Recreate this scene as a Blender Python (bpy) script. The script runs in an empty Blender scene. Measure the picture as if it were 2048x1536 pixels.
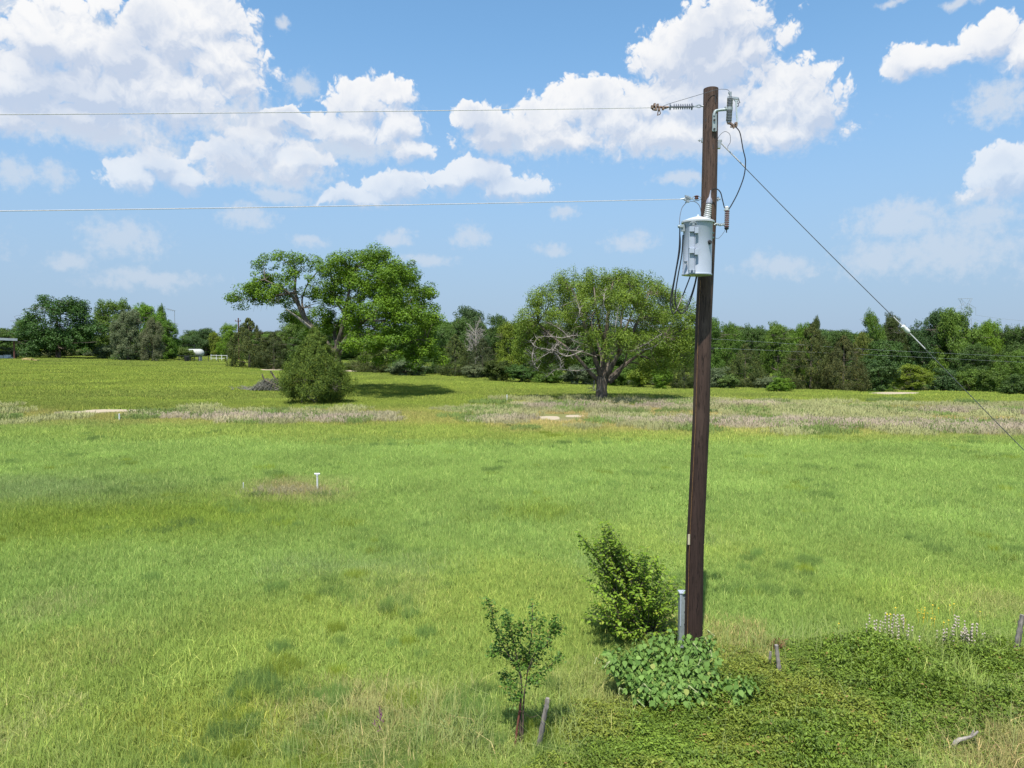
import bpy, math, random
import numpy as np
from mathutils import Vector
random.seed(7)
RNG = np.random.default_rng(11)
SC = bpy.context.scene
COL = SC.collection
PI = math.pi
R = math.radians

# ------------------------------------------------------------------ camera
F_PX = 1421.0; PITCH = R(3.14); CAM_H = 5.0
CT, ST = math.cos(PITCH), math.sin(PITCH)
cd = bpy.data.cameras.new('camera'); cam = bpy.data.objects.new('camera', cd); COL.objects.link(cam)
cam.location = (0, 0, CAM_H); cam.rotation_euler = (PI/2-PITCH, 0, 0)
cd.sensor_width = 36; cd.lens = F_PX/2048*36; cd.clip_start = .05; cd.clip_end = 20000
SC.camera = cam

def ray(px, py):
    a = (px-1024)/F_PX; b = -(py-768)/F_PX
    return np.array((a, CT+b*ST, -ST+b*CT))
def at(px, py, Y):                       # the point on the vertical plane at distance Y
    d = ray(px, py); return Vector((d*Y/d[1]+np.array((0, 0, CAM_H))).tolist())
def sstep(t):
    t = np.clip(t, 0, 1); return t*t*(3-2*t)
def terr(x, y):
    x = np.asarray(x, float); y = np.asarray(y, float)
    X = 140*np.tanh(x/140)
    return sstep((y-50)/80)*(-.45-.036*X) + .05*np.sin(x*.21+y*.13)*sstep((y-4)/12)*np.cos(y*.17)
def ground(px, py):                      # where a sight line meets the ground
    d = ray(px, py); t = 3.
    while t < 900:
        p = d*t
        if p[2]+CAM_H <= terr(p[0], p[1]): break
        t += .05 if t < 60 else .3
    return Vector((p[0], p[1], float(terr(p[0], p[1]))))
def project(x, y, z):                    # build-time only: used to bound planted areas on the ground
    zc = z-CAM_H; dep = y*CT-zc*ST; up = y*ST+zc*CT
    return 1024+F_PX*x/dep, 768-F_PX*up/dep

# ------------------------------------------------------------------ helpers
def tag(o, label=None, cat=None, group=None, kind=None):
    if label: o['label'] = label
    if cat: o['category'] = cat
    if group: o['group'] = group
    if kind: o['kind'] = kind
    return o
def empty(name, loc, label, cat, group=None, rz=0):
    o = bpy.data.objects.new(name, None); COL.objects.link(o); o.location = loc; o.rotation_euler.z = rz
    o.empty_display_size = .2
    return tag(o, label, cat, group)
def link(name, me, mat=None, parent=None, link_it=True):
    o = bpy.data.objects.new(name, me)
    if mat: me.materials.append(mat)
    if link_it: COL.objects.link(o)
    if parent: o.parent = parent
    return o
def np_mesh(name, V, Fq, attrs=None, smooth=False):   # V (n,3), Fq (m,4)
    me = bpy.data.meshes.new(name)
    me.vertices.add(len(V)); me.vertices.foreach_set('co', np.ascontiguousarray(V, np.float32).ravel())
    me.loops.add(Fq.size); me.loops.foreach_set('vertex_index', Fq.astype(np.int32).ravel())
    me.polygons.add(len(Fq)); me.polygons.foreach_set('loop_start', np.arange(0, Fq.size, 4, dtype=np.int32))
    me.update(calc_edges=True)
    for k, v in (attrs or {}).items():
        a = me.attributes.new(k, 'FLOAT', 'POINT'); a.data.foreach_set('value', np.ascontiguousarray(v, np.float32))
    if smooth: me.polygons.foreach_set('use_smooth', np.ones(len(Fq), bool))
    return me

class MB:
    def __init__(s, origin=(0, 0, 0)): s.v = []; s.f = []; s.o = Vector(origin)
    def box(s, c, size, rot=None):
        b = len(s.v); c = Vector(c); hx, hy, hz = [k/2 for k in size]
        for z in (-hz, hz):
            for x, y in ((-hx, -hy), (hx, -hy), (hx, hy), (-hx, hy)):
                p = Vector((x, y, z))
                if rot: p = rot @ p
                s.v.append(c+p-s.o)
        s.f += [(b+3, b+2, b+1, b), (b+4, b+5, b+6, b+7)]+[(b+i, b+(i+1) % 4, b+4+(i+1) % 4, b+4+i) for i in range(4)]
        return s
    def tube(s, pts, rad, n=8, cap=True, jit=0):
        pts = [Vector(p) for p in pts]
        if not hasattr(rad, '__len__'): rad = [rad]*len(pts)
        b0 = len(s.v); up = Vector((0, 0, 1)); prev = None
        for i, p in enumerate(pts):
            t = (pts[min(i+1, len(pts)-1)]-pts[max(i-1, 0)])
            t = t.normalized() if t.length > 1e-9 else Vector((0, 0, 1))
            if prev is None:
                a = t.cross(Vector((0, 1, 0)) if abs(t.y) < .9 else Vector((1, 0, 0))).normalized()
            else:
                a = (prev-t*prev.dot(t)).normalized()
            prev = a; bb = t.cross(a)
            for k in range(n):
                an = 2*PI*k/n; rr = rad[i]*(1+jit*random.uniform(-1, 1))
                s.v.append(p+a*math.cos(an)*rr+bb*math.sin(an)*rr-s.o)
        for i in range(len(pts)-1):
            for k in range(n):
                q = b0+i*n
                s.f.append((q+k, q+(k+1) % n, q+n+(k+1) % n, q+n+k))
        if cap:
            s.f.append(tuple(b0+k for k in reversed(range(n)))); q = b0+(len(pts)-1)*n
            s.f.append(tuple(q+k for k in range(n)))
        return s
    def lathe(s, base, axis, prof, n=20):   # prof: (distance along axis, radius)
        base = Vector(base); axis = Vector(axis).normalized()
        a = axis.cross(Vector((0, 1, 0)) if abs(axis.y) < .9 else Vector((1, 0, 0))).normalized(); bb = axis.cross(a)
        b0 = len(s.v)
        for h, r in prof:
            for k in range(n):
                an = 2*PI*k/n; s.v.append(base+axis*h+(a*math.cos(an)+bb*math.sin(an))*r-s.o)
        for i in range(len(prof)-1):
            for k in range(n):
                q = b0+i*n; s.f.append((q+k, q+(k+1) % n, q+n+(k+1) % n, q+n+k))
        s.f.append(tuple(b0+k for k in reversed(range(n)))); q = b0+(len(prof)-1)*n
        s.f.append(tuple(q+k for k in range(n)))
        return s
    def build_each(s, name, mat, parent=None, smooth=True, bevel=0):   # every loose piece its own part
        root = list(range(len(s.v)))
        def find(i):
            while root[i] != i: root[i] = root[root[i]]; i = root[i]
            return i
        for f in s.f:
            for k in f[1:]: root[find(k)] = find(f[0])
        groups = {}
        for f in s.f: groups.setdefault(find(f[0]), []).append(f)
        for fs in groups.values():
            ids = sorted({k for f in fs for k in f}); m_ = {k: i for i, k in enumerate(ids)}; q = MB(s.o)
            q.v = [s.v[k] for k in ids]; q.f = [tuple(m_[k] for k in f) for f in fs]; q.build(name, mat, parent, smooth, bevel)
    def build(s, name, mat, parent=None, smooth=True, bevel=0):
        me = bpy.data.meshes.new(name); me.from_pydata([tuple(v) for v in s.v], [], s.f); me.update()
        if smooth: me.polygons.foreach_set('use_smooth', np.ones(len(me.polygons), bool)); 
        o = link(name, me, mat, parent)
        if s.o.length > 0 and not parent: o.location = s.o
        if smooth:
            me.set_sharp_from_angle(angle=R(40))
        if bevel:
            m = o.modifiers.new('bevel', 'BEVEL'); m.width = bevel; m.segments = 2; m.limit_method = 'ANGLE'
        return o
def curve(pts, n=6):                     # smooth path through points
    P = [Vector(p) for p in pts]; P = [P[0]*2-P[1]]+P+[P[-1]*2-P[-2]]; out = []
    for i in range(1, len(P)-2):
        a, b, c, d = P[i-1:i+3]
        for k in range(n):
            t = k/n
            out.append(.5*((2*b)+(c-a)*t+(2*a-5*b+4*c-d)*t*t+(3*b-a-3*c+d)*t**3))
    out.append(P[-2]); return out
def lerp_list(a, b, n): return [a+(b-a)*i/(n-1) for i in range(n)]

# value noise
def vnoise(x, y, seed=0):
    xi = np.floor(x).astype(np.int64); yi = np.floor(y).astype(np.int64); xf = x-xi; yf = y-yi
    def h(a, b):
        n = (a*374761393+b*668265263+seed*974711) & 0x7fffffff
        n = ((n ^ (n >> 13))*1274126177) & 0x7fffffff
        return ((n ^ (n >> 16)) & 0xffff)/65535.
    u = xf*xf*(3-2*xf); v = yf*yf*(3-2*yf)
    return (h(xi, yi)*(1-u)+h(xi+1, yi)*u)*(1-v)+(h(xi, yi+1)*(1-u)+h(xi+1, yi+1)*u)*v
def fbm(x, y, seed=0, o=4):
    s = 0; a = .5; t = 0
    for k in range(o):
        s = s+a*vnoise(x*2**k, y*2**k, seed+k); t += a; a *= .5
    return s/t

# ------------------------------------------------------------------ nodes
class NT:
    def __init__(s, tree): s.t = tree; s.N = tree.nodes; s.L = tree.links
    def new(s, typ, **kw):
        n = s.N.new(typ)
        for k, v in kw.items(): setattr(n, k, v)
        return n
    def put(s, sock, v):
        if isinstance(v, bpy.types.NodeSocket): s.L.new(v, sock)
        elif v is not None: sock.default_value = v
    def m(s, op, a, b=None, c=None, clamp=False):
        n = s.new('ShaderNodeMath', operation=op, use_clamp=clamp)
        for i, v in enumerate((a, b, c)): s.put(n.inputs[i], v)
        return n.outputs[0]
    def vm(s, op, a, b=None, c=None, out=0):
        n = s.new('ShaderNodeVectorMath', operation=op)
        for i, v in enumerate((a, b, c)):
            if v is None: continue
            if op == 'SCALE' and i == 1: s.put(n.inputs['Scale'], v)
            else: s.put(n.inputs[i], v)
        return n.outputs[out]
    def mix(s, f, a, b, mode='MIX'):
        n = s.new('ShaderNodeMix', data_type='RGBA', blend_type=mode); n.clamp_factor = True
        s.put(n.inputs[0], f)
        s.put(n.inputs[6], a if isinstance(a, bpy.types.NodeSocket) else (*a, 1))
        s.put(n.inputs[7], b if isinstance(b, bpy.types.NodeSocket) else (*b, 1)); return n.outputs[2]
    def mr(s, v, a, b, c=0., d=1., smooth=True):
        n = s.new('ShaderNodeMapRange', interpolation_type='SMOOTHSTEP' if smooth else 'LINEAR')
        for i, k in enumerate((v, a, b, c, d)): s.put(n.inputs[i], k)
        return n.outputs[0]
    def noise(s, vec, scale, detail=4, rough=.55, dist=0, out=0, typ='3D'):
        n = s.new('ShaderNodeTexNoise', noise_dimensions=typ); s.put(n.inputs['Vector'], vec)
        s.put(n.inputs['Scale'], scale); n.inputs['Detail'].default_value = detail
        n.inputs['Roughness'].default_value = rough; n.inputs['Distortion'].default_value = dist
        return n.outputs[out]
def new_mat(name):
    m = bpy.data.materials.new(name); m.use_nodes = True; m.node_tree.nodes.clear()
    n = NT(m.node_tree); out = n.new('ShaderNodeOutputMaterial'); return m, n, out
def pbr(name, col, rough=.6, metal=0, var=.12, scale=8, bump=0, bscale=60, stretch=(1, 1, 1), col2=None, spec=.5):
    m, n, out = new_mat(name)
    tc = n.new('ShaderNodeTexCoord').outputs['Object']; v = n.vm('MULTIPLY', tc, stretch)
    f = n.noise(v, scale, 5, .65)
    c2 = col2 or tuple(k*(1-var*2.2) for k in col)
    c = n.mix(n.mr(f, .35, .65), col, c2)
    b = n.new('ShaderNodeBsdfPrincipled'); n.put(b.inputs['Base Color'], c)
    b.inputs['Metallic'].default_value = metal
    n.put(b.inputs['Roughness'], n.mr(f, .2, .8, max(rough-.1, .05), min(rough+.12, 1.)))
    b.inputs['Specular IOR Level'].default_value = spec
    if bump:
        bn = n.new('ShaderNodeBump'); bn.inputs['Strength'].default_value = bump; bn.inputs['Distance'].default_value = .01
        n.put(bn.inputs['Height'], n.noise(v, bscale, 5, .7)); n.L.new(bn.outputs[0], b.inputs['Normal'])
    n.L.new(b.outputs[0], out.inputs[0]); return m
def leaf_mat(name, dark, light, alt=None, trans=.3, rough=.55, tint=None, objcol=False, alt_amt=.12, spec=.25, upn=0.):
    # colour of each leaf from its own stored random number; 'tint' = per-instance colour
    m, n, out = new_mat(name)
    v = n.new('ShaderNodeAttribute', attribute_name='v').outputs['Fac']
    c = n.mix(v, dark, light)
    if alt:
        w = n.new('ShaderNodeAttribute', attribute_name='w').outputs['Fac']
        c = n.mix(n.m('GREATER_THAN', w, 1-alt_amt), c, alt)
    if tint:
        t = n.new('ShaderNodeAttribute', attribute_type='INSTANCER', attribute_name='tint').outputs['Color']
        c = n.mix(1., c, t, 'MULTIPLY')
    if objcol:
        oi = n.new('ShaderNodeObjectInfo'); c = n.mix(1., c, oi.outputs['Color'], 'MULTIPLY')
    b = n.new('ShaderNodeBsdfPrincipled'); n.put(b.inputs['Base Color'], c); b.inputs['Roughness'].default_value = rough
    b.inputs['Specular IOR Level'].default_value = spec
    tr = n.new('ShaderNodeBsdfTranslucent'); n.put(tr.inputs['Color'], n.mix(1., c, (1.15, 1.1, .55), 'MULTIPLY'))
    if upn:                              # blades bend over: their faces look more to the sky than a flat card does
        N_ = n.new('ShaderNodeNewGeometry').outputs['Normal']
        nn = n.vm('NORMALIZE', n.vm('ADD', n.vm('SCALE', N_, 1-upn), (0, 0, upn)))
        n.L.new(nn, b.inputs['Normal'])
    mx = n.new('ShaderNodeMixShader'); mx.inputs[0].default_value = trans
    n.L.new(b.outputs[0], mx.inputs[1]); n.L.new(tr.outputs[0], mx.inputs[2]); n.L.new(mx.outputs[0], out.inputs[0])
    return m

# ------------------------------------------------------------------ light
SUN_EL, SUN_AZ = R(64), R(194.7)           # azimuth clockwise from +Y: behind the camera, slightly left
sd = Vector((math.sin(SUN_AZ)*math.cos(SUN_EL), math.cos(SUN_AZ)*math.cos(SUN_EL), math.sin(SUN_EL)))
sl = bpy.data.lights.new('sun', 'SUN'); sl.energy = 4.6; sl.angle = R(.55); sl.color = (1, .955, .88)
so = bpy.data.objects.new('sun', sl); COL.objects.link(so); so.rotation_euler = sd.to_track_quat('Z', 'Y').to_euler()
so.location = (0, -20, 40)
SC.view_settings.view_transform = 'Standard'; SC.view_settings.look = 'None'
SC.view_settings.exposure = .45; SC.view_settings.gamma = 1

# clouds: (px, py, rx, ry) seen from here, turned into directions of the sky dome
STRONG = [(80,72,74,62),(155,95,85,62),(250,115,90,62),(350,70,105,85),(420,50,72,72),(445,125,85,78),(50,165,110,78),(190,185,140,78),
 (330,180,130,75),(15,235,110,42),(160,235,170,48),(480,170,50,50),
 (725,212,62,44),(788,194,40,26),(795,245,42,50),(695,262,85,38),(590,238,50,16),(825,302,42,22),
 (525,285,60,48),(462,320,74,45),(585,322,74,44),(545,245,30,18),
 (262,352,44,28),(322,332,50,38),(372,356,38,26),
 (1472,42,62,62),(1400,62,50,46),(1335,118,66,58),(1435,120,110,82),(1500,90,40,40),(1305,205,70,50),(1410,205,130,80),(1570,200,95,72),(1625,225,50,58),
 (1182,215,52,50),(1100,242,48,46),(1235,240,95,58),(955,232,50,24),(1000,265,70,36),(1110,275,95,30),(1350,262,200,42),(1560,268,95,34),
 (955,348,58,28),(1018,372,72,24),(895,366,45,22),(795,380,58,32),(722,396,70,20),
 (1842,122,60,34),(1985,85,62,46),(2045,105,60,50),(2005,350,66,44),(2060,340,60,50),
 (-120,60,120,100),(-200,200,160,70),(2200,260,120,60),(2350,80,150,90),(-400,330,200,50),(2500,420,200,50)]
FAINT = [(600,172,32,30),(572,45,20,15),(25,348,48,32),(108,358,40,28),(500,436,62,26),(942,472,42,24),(1122,424,36,18),(250,478,85,48),(1265,482,55,24),
 (1100,494,44,14),(790,475,40,14),(1800,440,130,40),(1900,500,190,60),(1755,520,90,44),(1965,430,95,36),(620,486,44,14),(1560,535,90,26),(1780,3,36,10),
 (1925,4,52,12),(1050,270,120,50),(1940,390,60,14),(860,520,60,16),(300,560,120,20),(140,520,60,20),(1990,205,70,50),(180,265,260,42),(480,240,120,50),(1400,280,260,40),(1080,285,140,30),(700,300,140,30),(520,345,150,40),(1370,360,60,16),(2200,520,200,60),(-200,480,200,60),(560,390,60,20),(120,30,200,30)]
def azel(px, py):
    d = ray(px, py); d = d/np.linalg.norm(d)
    return math.degrees(math.atan2(d[0], d[1])), math.degrees(math.asin(d[2]))
def blob_group(name, blobs):
    g = bpy.data.node_groups.new(name, 'ShaderNodeTree')
    g.interface.new_socket('P', in_out='INPUT', socket_type='NodeSocketVector')
    g.interface.new_socket('D', in_out='OUTPUT', socket_type='NodeSocketFloat')
    n = NT(g); gi = n.new('NodeGroupInput'); go = n.new('NodeGroupOutput')
    Q = gi.outputs[0]; acc = None
    for (px, py, rx, ry) in blobs:
        a, e = azel(px, py); a1, _ = azel(px+rx, py); _, e1 = azel(px, py-ry)
        ia, ie = 1/abs(a1-a), 1/abs(e1-e)
        ln = n.vm('LENGTH', n.vm('MULTIPLY_ADD', Q, (ia, ie, 0), (-a*ia, -e*ie, 0)), out=1)
        if acc is None: acc = ln
        else: acc = n.m('SMOOTH_MIN', acc, ln, .18)
    n.L.new(n.m('SUBTRACT', 1.0, acc), go.inputs[0]); return g
def billow_group():
    g = bpy.data.node_groups.new('billow', 'ShaderNodeTree')
    g.interface.new_socket('P', in_out='INPUT', socket_type='NodeSocketVector')
    g.interface.new_socket('B', in_out='OUTPUT', socket_type='NodeSocketFloat')
    n = NT(g); gi = n.new('NodeGroupInput'); go = n.new('NodeGroupOutput'); acc = None
    for sc_, amp in ((.34, .60), (.75, .42), (1.7, .25), (3.9, .14)):
        v = n.noise(gi.outputs[0], sc_, 0, .5, typ='2D')
        b = n.m('MULTIPLY', n.m('ABSOLUTE', n.m('SUBTRACT', v, .5)), 2*amp)   # round lobes, creased between
        acc = b if acc is None else n.m('ADD', acc, b)
    n.L.new(acc, go.inputs[0]); return g
def make_world():
    w = bpy.data.worlds.new('World'); SC.world = w; w.use_nodes = True; w.node_tree.nodes.clear()
    n = NT(w.node_tree); out = n.new('ShaderNodeOutputWorld')
    sky = n.new('ShaderNodeTexSky', sky_type='NISHITA'); sky.sun_disc = False
    sky.sun_elevation = SUN_EL; sky.sun_rotation = SUN_AZ; sky.air_density = 1.0; sky.dust_density = .8; sky.ozone_density = 1.2; sky.altitude = 100
    D = n.new('ShaderNodeTexCoord').outputs['Generated']
    sp = n.new('ShaderNodeSeparateXYZ'); n.put(sp.inputs[0], D)
    az = n.m('DEGREES', n.m('ARCTAN2', sp.outputs[0], sp.outputs[1])); el = n.m('DEGREES', n.m('ARCSINE', sp.outputs[2]))
    cb = n.new('ShaderNodeCombineXYZ'); n.put(cb.inputs[0], az); n.put(cb.inputs[1], el); P = cb.outputs[0]
    def layer(g, vec):
        q = n.new('ShaderNodeGroup'); q.node_tree = g; n.put(q.inputs[0], vec); return q.outputs[0]
    gs, gf, gb = blob_group('cumulus', STRONG), blob_group('thin cloud', FAINT), billow_group()
    w1 = n.noise(P, .25, 4, .6, out=1, typ='2D')
    Q = n.vm('ADD', P, n.vm('SCALE', n.vm('SUBTRACT', w1, (.5, .5, .5)), 1.9))
    Q = n.vm('MULTIPLY', Q, (1, 1, 0)); off = (-.25, .8, 0); Q1 = n.vm('ADD', Q, off)
    bil = layer(gb, Q); bil1 = layer(gb, n.vm('ADD', Q, (-.2, .7, 0)))
    fine = n.m('MULTIPLY', n.m('SUBTRACT', n.noise(P, 1.3, 6, .62, typ='2D'), .5), .5)
    b0 = layer(gs, Q); b1 = layer(gs, Q1); bf = layer(gf, Q)
    d0 = n.m('ADD', n.m('ADD', b0, n.m('MULTIPLY', bil, 1.0)), n.m('ADD', fine, .06))
    df = n.m('ADD', bf, n.m('MULTIPLY', fine, 3.2))
    lit = n.m('ADD', n.m('MULTIPLY', n.m('SUBTRACT', b0, b1), .9), n.m('MULTIPLY', n.m('SUBTRACT', bil, bil1), .75))
    shade = n.mr(n.m('ADD', lit, n.m('MULTIPLY', fine, .22)), -.62, .52)
    soft = n.mr(lit, -.30, .28, .95, .30)
    a_s = n.mr(n.m('DIVIDE', d0, soft, clamp=True), 0, 1)
    a_f = n.mr(df, -.25, .75, 0, .8)
    a_s = n.m('MULTIPLY', a_s, n.mr(el, 3, 21, .40, 1.))
    a_f = n.m('MULTIPLY', a_f, n.mr(el, 1, 22, .55, 1.))
    big = n.noise(P, .16, 3, .5, typ='2D')
    shade = n.m('SUBTRACT', shade, n.m('MULTIPLY', n.mr(big, .32, .72), n.m('MULTIPLY', n.mr(d0, .15, 1.1), .62)), clamp=True)
    ccol = n.mix(shade, (3.40, 3.88, 4.75), (5.62, 5.64, 5.70))
    skyc = n.mix(1., sky.outputs[0], SKY_TINT, 'MULTIPLY')
    skyc = n.mix(n.mr(el, 0, 26, .9, .15), skyc, (2.20, 2.80, 3.95))
    c = n.mix(a_f, skyc, (4.15, 4.45, 4.9)); c = n.mix(a_s, c, ccol)
    b1_, b2_ = n.new('ShaderNodeBackground'), n.new('ShaderNodeBackground')
    n.put(b1_.inputs[0], n.mix(.18, skyc, (4.5, 4.8, 5.2))); n.put(b2_.inputs[0], c)
    b1_.inputs[1].default_value = b2_.inputs[1].default_value = SKY_S
    # the cumulus field fills this part of the dome only; elsewhere the sky is clear
    win = n.m('MULTIPLY', n.m('LESS_THAN', n.m('ABSOLUTE', az), 62.), n.m('MULTIPLY', n.m('LESS_THAN', el, 34.), n.m('GREATER_THAN', el, -.5)))
    mx = n.new('ShaderNodeMixShader'); n.put(mx.inputs[0], win); n.L.new(b1_.outputs[0], mx.inputs[1]); n.L.new(b2_.outputs[0], mx.inputs[2])
    n.L.new(mx.outputs[0], out.inputs[0])
    w.cycles.sampling_method = 'MANUAL'; w.cycles.sample_map_resolution = 256
SKY_S = .125
SKY_TINT = (.74, 1.14, 1.25)
make_world()
# ================================================================== GROUND
# colour of the field at a place (albedo), used by the soil sheet and by the grass growing on it
def ground_mask(px, py, u, v, ru, rv):
    return np.exp(-(((px-u)/ru)**2+((py-v)/rv)**2)**1.5)
def field_tint(x, y, z=None):
    x = np.asarray(x, float); y = np.asarray(y, float)
    ys = np.maximum(y, 5.)
    px, py = project(x, ys, terr(x, ys))
    n1 = fbm(x*.11, y*.11, 3); n2 = fbm(x*.03+5, y*.05, 9); n3 = fbm(x*.45, y*.45, 21, 3); n4 = fbm(x*.05, y*.35, 33, 3)
    fresh = np.array((.150, .285, .052)); yel = np.array((.190, .270, .030)); blue = np.array((.125, .225, .068)); dry = np.array((.22, .25, .085)); olive = np.array((.118, .212, .018))
    def mixc(a, b, f): f = np.clip(f, 0, 1)[..., None]; return a*(1-f)+b*f
    c = np.broadcast_to(fresh, x.shape+(3,)).copy()
    c = mixc(c, yel, sstep((n1-.48)*5)*.38*sstep((py-980)/150))
    c = mixc(c, blue, sstep((n2-.5)*6)*.55*sstep((py-900)/150)*sstep((1500-px)/900))
    c = mixc(c, blue*.85, sstep((n3-.66)*9)*.6*sstep((py-1000)/100))
    # far pasture beyond the weedy strip: yellower, finely streaked
    far = sstep((868-py+ (px-1024)*.01)/20)
    c = mixc(c, np.array((.138, .226, .026)), far*.95)
    c = mixc(c, np.array((.105, .172, .026)), far*sstep((n4-.5)*6)*.7)
    c = mixc(c, np.array((.165, .245, .030)), ground_mask(px, py, 1200, 868, 1300, 20)*.6)
    c = mixc(c, olive, ground_mask(px, py, 330, 1035, 330, 52)*.85*sstep((n1-.25)*4))
    c = mixc(c, olive, ground_mask(px, py, 60, 1060, 160, 55)*.7)
    c = mixc(c, olive, ground_mask(px, py, 1080, 1030, 70, 14)*.8)
    c = mixc(c, olive, ground_mask(px, py, 120, 1310, 260, 30)*.7)
    c = mixc(c, blue*.9, ground_mask(px, py, 120, 985, 260, 32)*.6)
    c = mixc(c, np.array((.165, .285, .035)), ground_mask(px, py, 1900, 1200, 300, 50)*.6)
    c = mixc(c, yel*1.05, ground_mask(px, py, 420, 1470, 300, 60)*.6)
    c = mixc(c, dry, sstep((n3-.64)*8)*.45*sstep((py-1120)/120))
    c = mixc(c, dry, sstep((n1*.6+n3*.4-.50)*7)*.55*sstep((py-1330)/110)*sstep((px-250)/700))
    c = mixc(c, np.array((.24, .22, .10)), ground_mask(px, py, 590, 985, 100, 20)*.7)
    c = mixc(c, np.array((.25, .25, .09)), ground_mask(px, py, 2000, 1530, 190, 60)*.8)
    c = mixc(c, np.array((.25, .25, .09)), ground_mask(px, py, 1440, 1280, 90, 26)*.7)
    n5 = fbm(x*1.1, y*.8, 91, 3); return c*(.60+.42*n3+.42*n5)[..., None]
def weeds(x, y):                        # purple-brown seed heads: two long strips across the field
    ys = np.maximum(y, 5.); px, py = project(x, ys, terr(x, ys)); n = fbm(x*.18, y*.3, 41, 3)
    def strip(c, w, x0, x1, k=1): return k*np.exp(-((py-c)/w)**2)*sstep((px-x0)/60)*sstep((x1-px)/60)
    s = strip(828-px*.004, 5, 40, 330)+strip(841, 6, 290, 760)+strip(838+(px-760)*.014, 7, 700, 1400, .55)
    s = s+strip(849+(px-1400)*.020, 8, 1300, 2600, .95)+strip(816, 7, 1010, 1600, .7)+strip(828+(px-1700)*.02, 9, 1820, 2600, .8)
    return np.clip(s*sstep((n-.30)*4), 0, 1)
def dryzone(x, y):                      # tan rank grass round those strips
    ys = np.maximum(y, 5.); px, py = project(x, ys, terr(x, ys))
    return np.clip(sstep((px-930)/150)*np.exp(-((py-832-(px-1000)*.012)/30)**4)*.8+np.exp(-((py-836)/16)**4)*.5, 0, 1)
def vine_zone(px, py):                  # bank of creeping vines, lower right
    top = np.interp(px, [1000, 1085, 1150, 1230, 1400, 1440, 1600, 1800, 2048, 2400], [1760, 1590, 1450, 1395, 1345, 1312, 1296, 1296, 1308, 1320])
    bot = np.interp(px, [900, 1560, 1700, 1790, 1900, 2048, 2400], [3000, 3000, 1900, 1600, 1520, 1450, 1400])
    return sstep((py-top)/14)*sstep((bot-py)/26)

SAND = [(1095, 836, 26, 4.5), (1150, 832, 20, 2.5), (235, 821, 66, 2.6), (170, 825, 30, 2), (1795, 786, 46, 2.2), (1750, 788, 30, 2), (700, 741, 40, 2), (545, 739, 26, 1.5)]
def sand(x, y):
    ys = np.maximum(y, 5.); px, py = project(x, ys, terr(x, ys)); s = 0
    for (u, v, a, b) in SAND: s = s+np.exp(-((px-u)/a)**4-((py-v)/b)**2)
    s = s+.9*np.exp(-((px-275)/26)**4-((py-1424)/6)**2)*.8+np.exp(-((px-620)/36)**4-((py-1380)/4)**2)*.8+np.exp(-((px-1485)/18)**2-((py-1278)/7)**2)*.8
    return np.clip(s, 0, 1)

def sand_near(x, y, r):
    return np.maximum(np.maximum(sand(x-r, y), sand(x+r, y)), sand(x, y))
def ground_mat():
    m, n, out = new_mat('soil and turf')
    P = n.new('ShaderNodeNewGeometry').outputs['Position']
    t = n.new('ShaderNodeVertexColor', layer_name='turf').outputs['Color']
    s = n.new('ShaderNodeAttribute', attribute_name='sand').outputs['Fac']
    f = n.noise(P, 9, 5, .7); g = n.noise(P, 1.1, 5, .65)
    c = n.mix(1., t, n.mix(n.mr(f, .3, .7), (.62, .60, .62), (1.2, 1.18, 1.15)), 'MULTIPLY')
    c = n.mix(n.mr(g, .45, .75, 0, .35), c, (.16, .15, .055))
    c = n.mix(n.mr(n.m('ADD', s, n.m('MULTIPLY', n.m('SUBTRACT', n.noise(P, 2.2, 4), .5), .5)), .35, .55), c, n.mix(f, (.36, .29, .20), (.50, .42, .31)))
    b = n.new('ShaderNodeBsdfPrincipled'); n.put(b.inputs['Base Color'], c); b.inputs['Roughness'].default_value = .95
    b.inputs['Specular IOR Level'].default_value = .05
    bn = n.new('ShaderNodeBump'); bn.inputs['Strength'].default_value = .5; bn.inputs['Distance'].default_value = .08
    n.put(bn.inputs['Height'], n.noise(P, 7, 5, .7)); n.L.new(bn.outputs[0], b.inputs['Normal'])
    n.L.new(b.outputs[0], out.inputs[0]); return m
def make_ground():
    ny, nx = 520, 420
    v = np.linspace(0, 1, ny); yy = -40+47*np.clip(v/.06, 0, 1)+np.where(v > .06, 1, 0)*(7*np.exp((v-.06)/.94*np.log(3500/7.))-7)
    u = np.linspace(-1, 1, nx); uu = np.sinh(u*2.2)/np.sinh(2.2)
    X = uu[None, :]*(np.maximum(yy, 12)*1.6+14)[:, None]; Y = np.repeat(yy[:, None], nx, 1)
    Z = terr(X, Y); V = np.stack((X, Y, Z), -1).reshape(-1, 3)
    i = np.arange(ny-1)[:, None]*nx+np.arange(nx-1)[None, :]
    Fq = np.stack((i, i+1, i+nx+1, i+nx), -1).reshape(-1, 4)
    s = sand(X, Y).ravel()
    me = np_mesh('field', V, Fq, {'sand': s}, True)
    c = field_tint(X, Y)*.8; w = weeds(X, Y)[..., None]; d = dryzone(X, Y)[..., None]
    c = c*(1-d*.6)+np.array((.26, .22, .11))*d*.6; c = c*(1-w*.8)+np.array((.30, .22, .18))*w*.8
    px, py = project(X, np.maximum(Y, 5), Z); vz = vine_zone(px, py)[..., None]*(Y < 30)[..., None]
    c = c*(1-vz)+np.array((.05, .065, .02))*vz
    ca = me.color_attributes.new('turf', 'FLOAT_COLOR', 'POINT')
    ca.data.foreach_set('color', np.concatenate((c.reshape(-1, 3), np.ones((V.shape[0], 1))), 1).astype(np.float32).ravel())
    tag(link('ground', me, ground_mat()), kind='structure')
make_ground()

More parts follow.
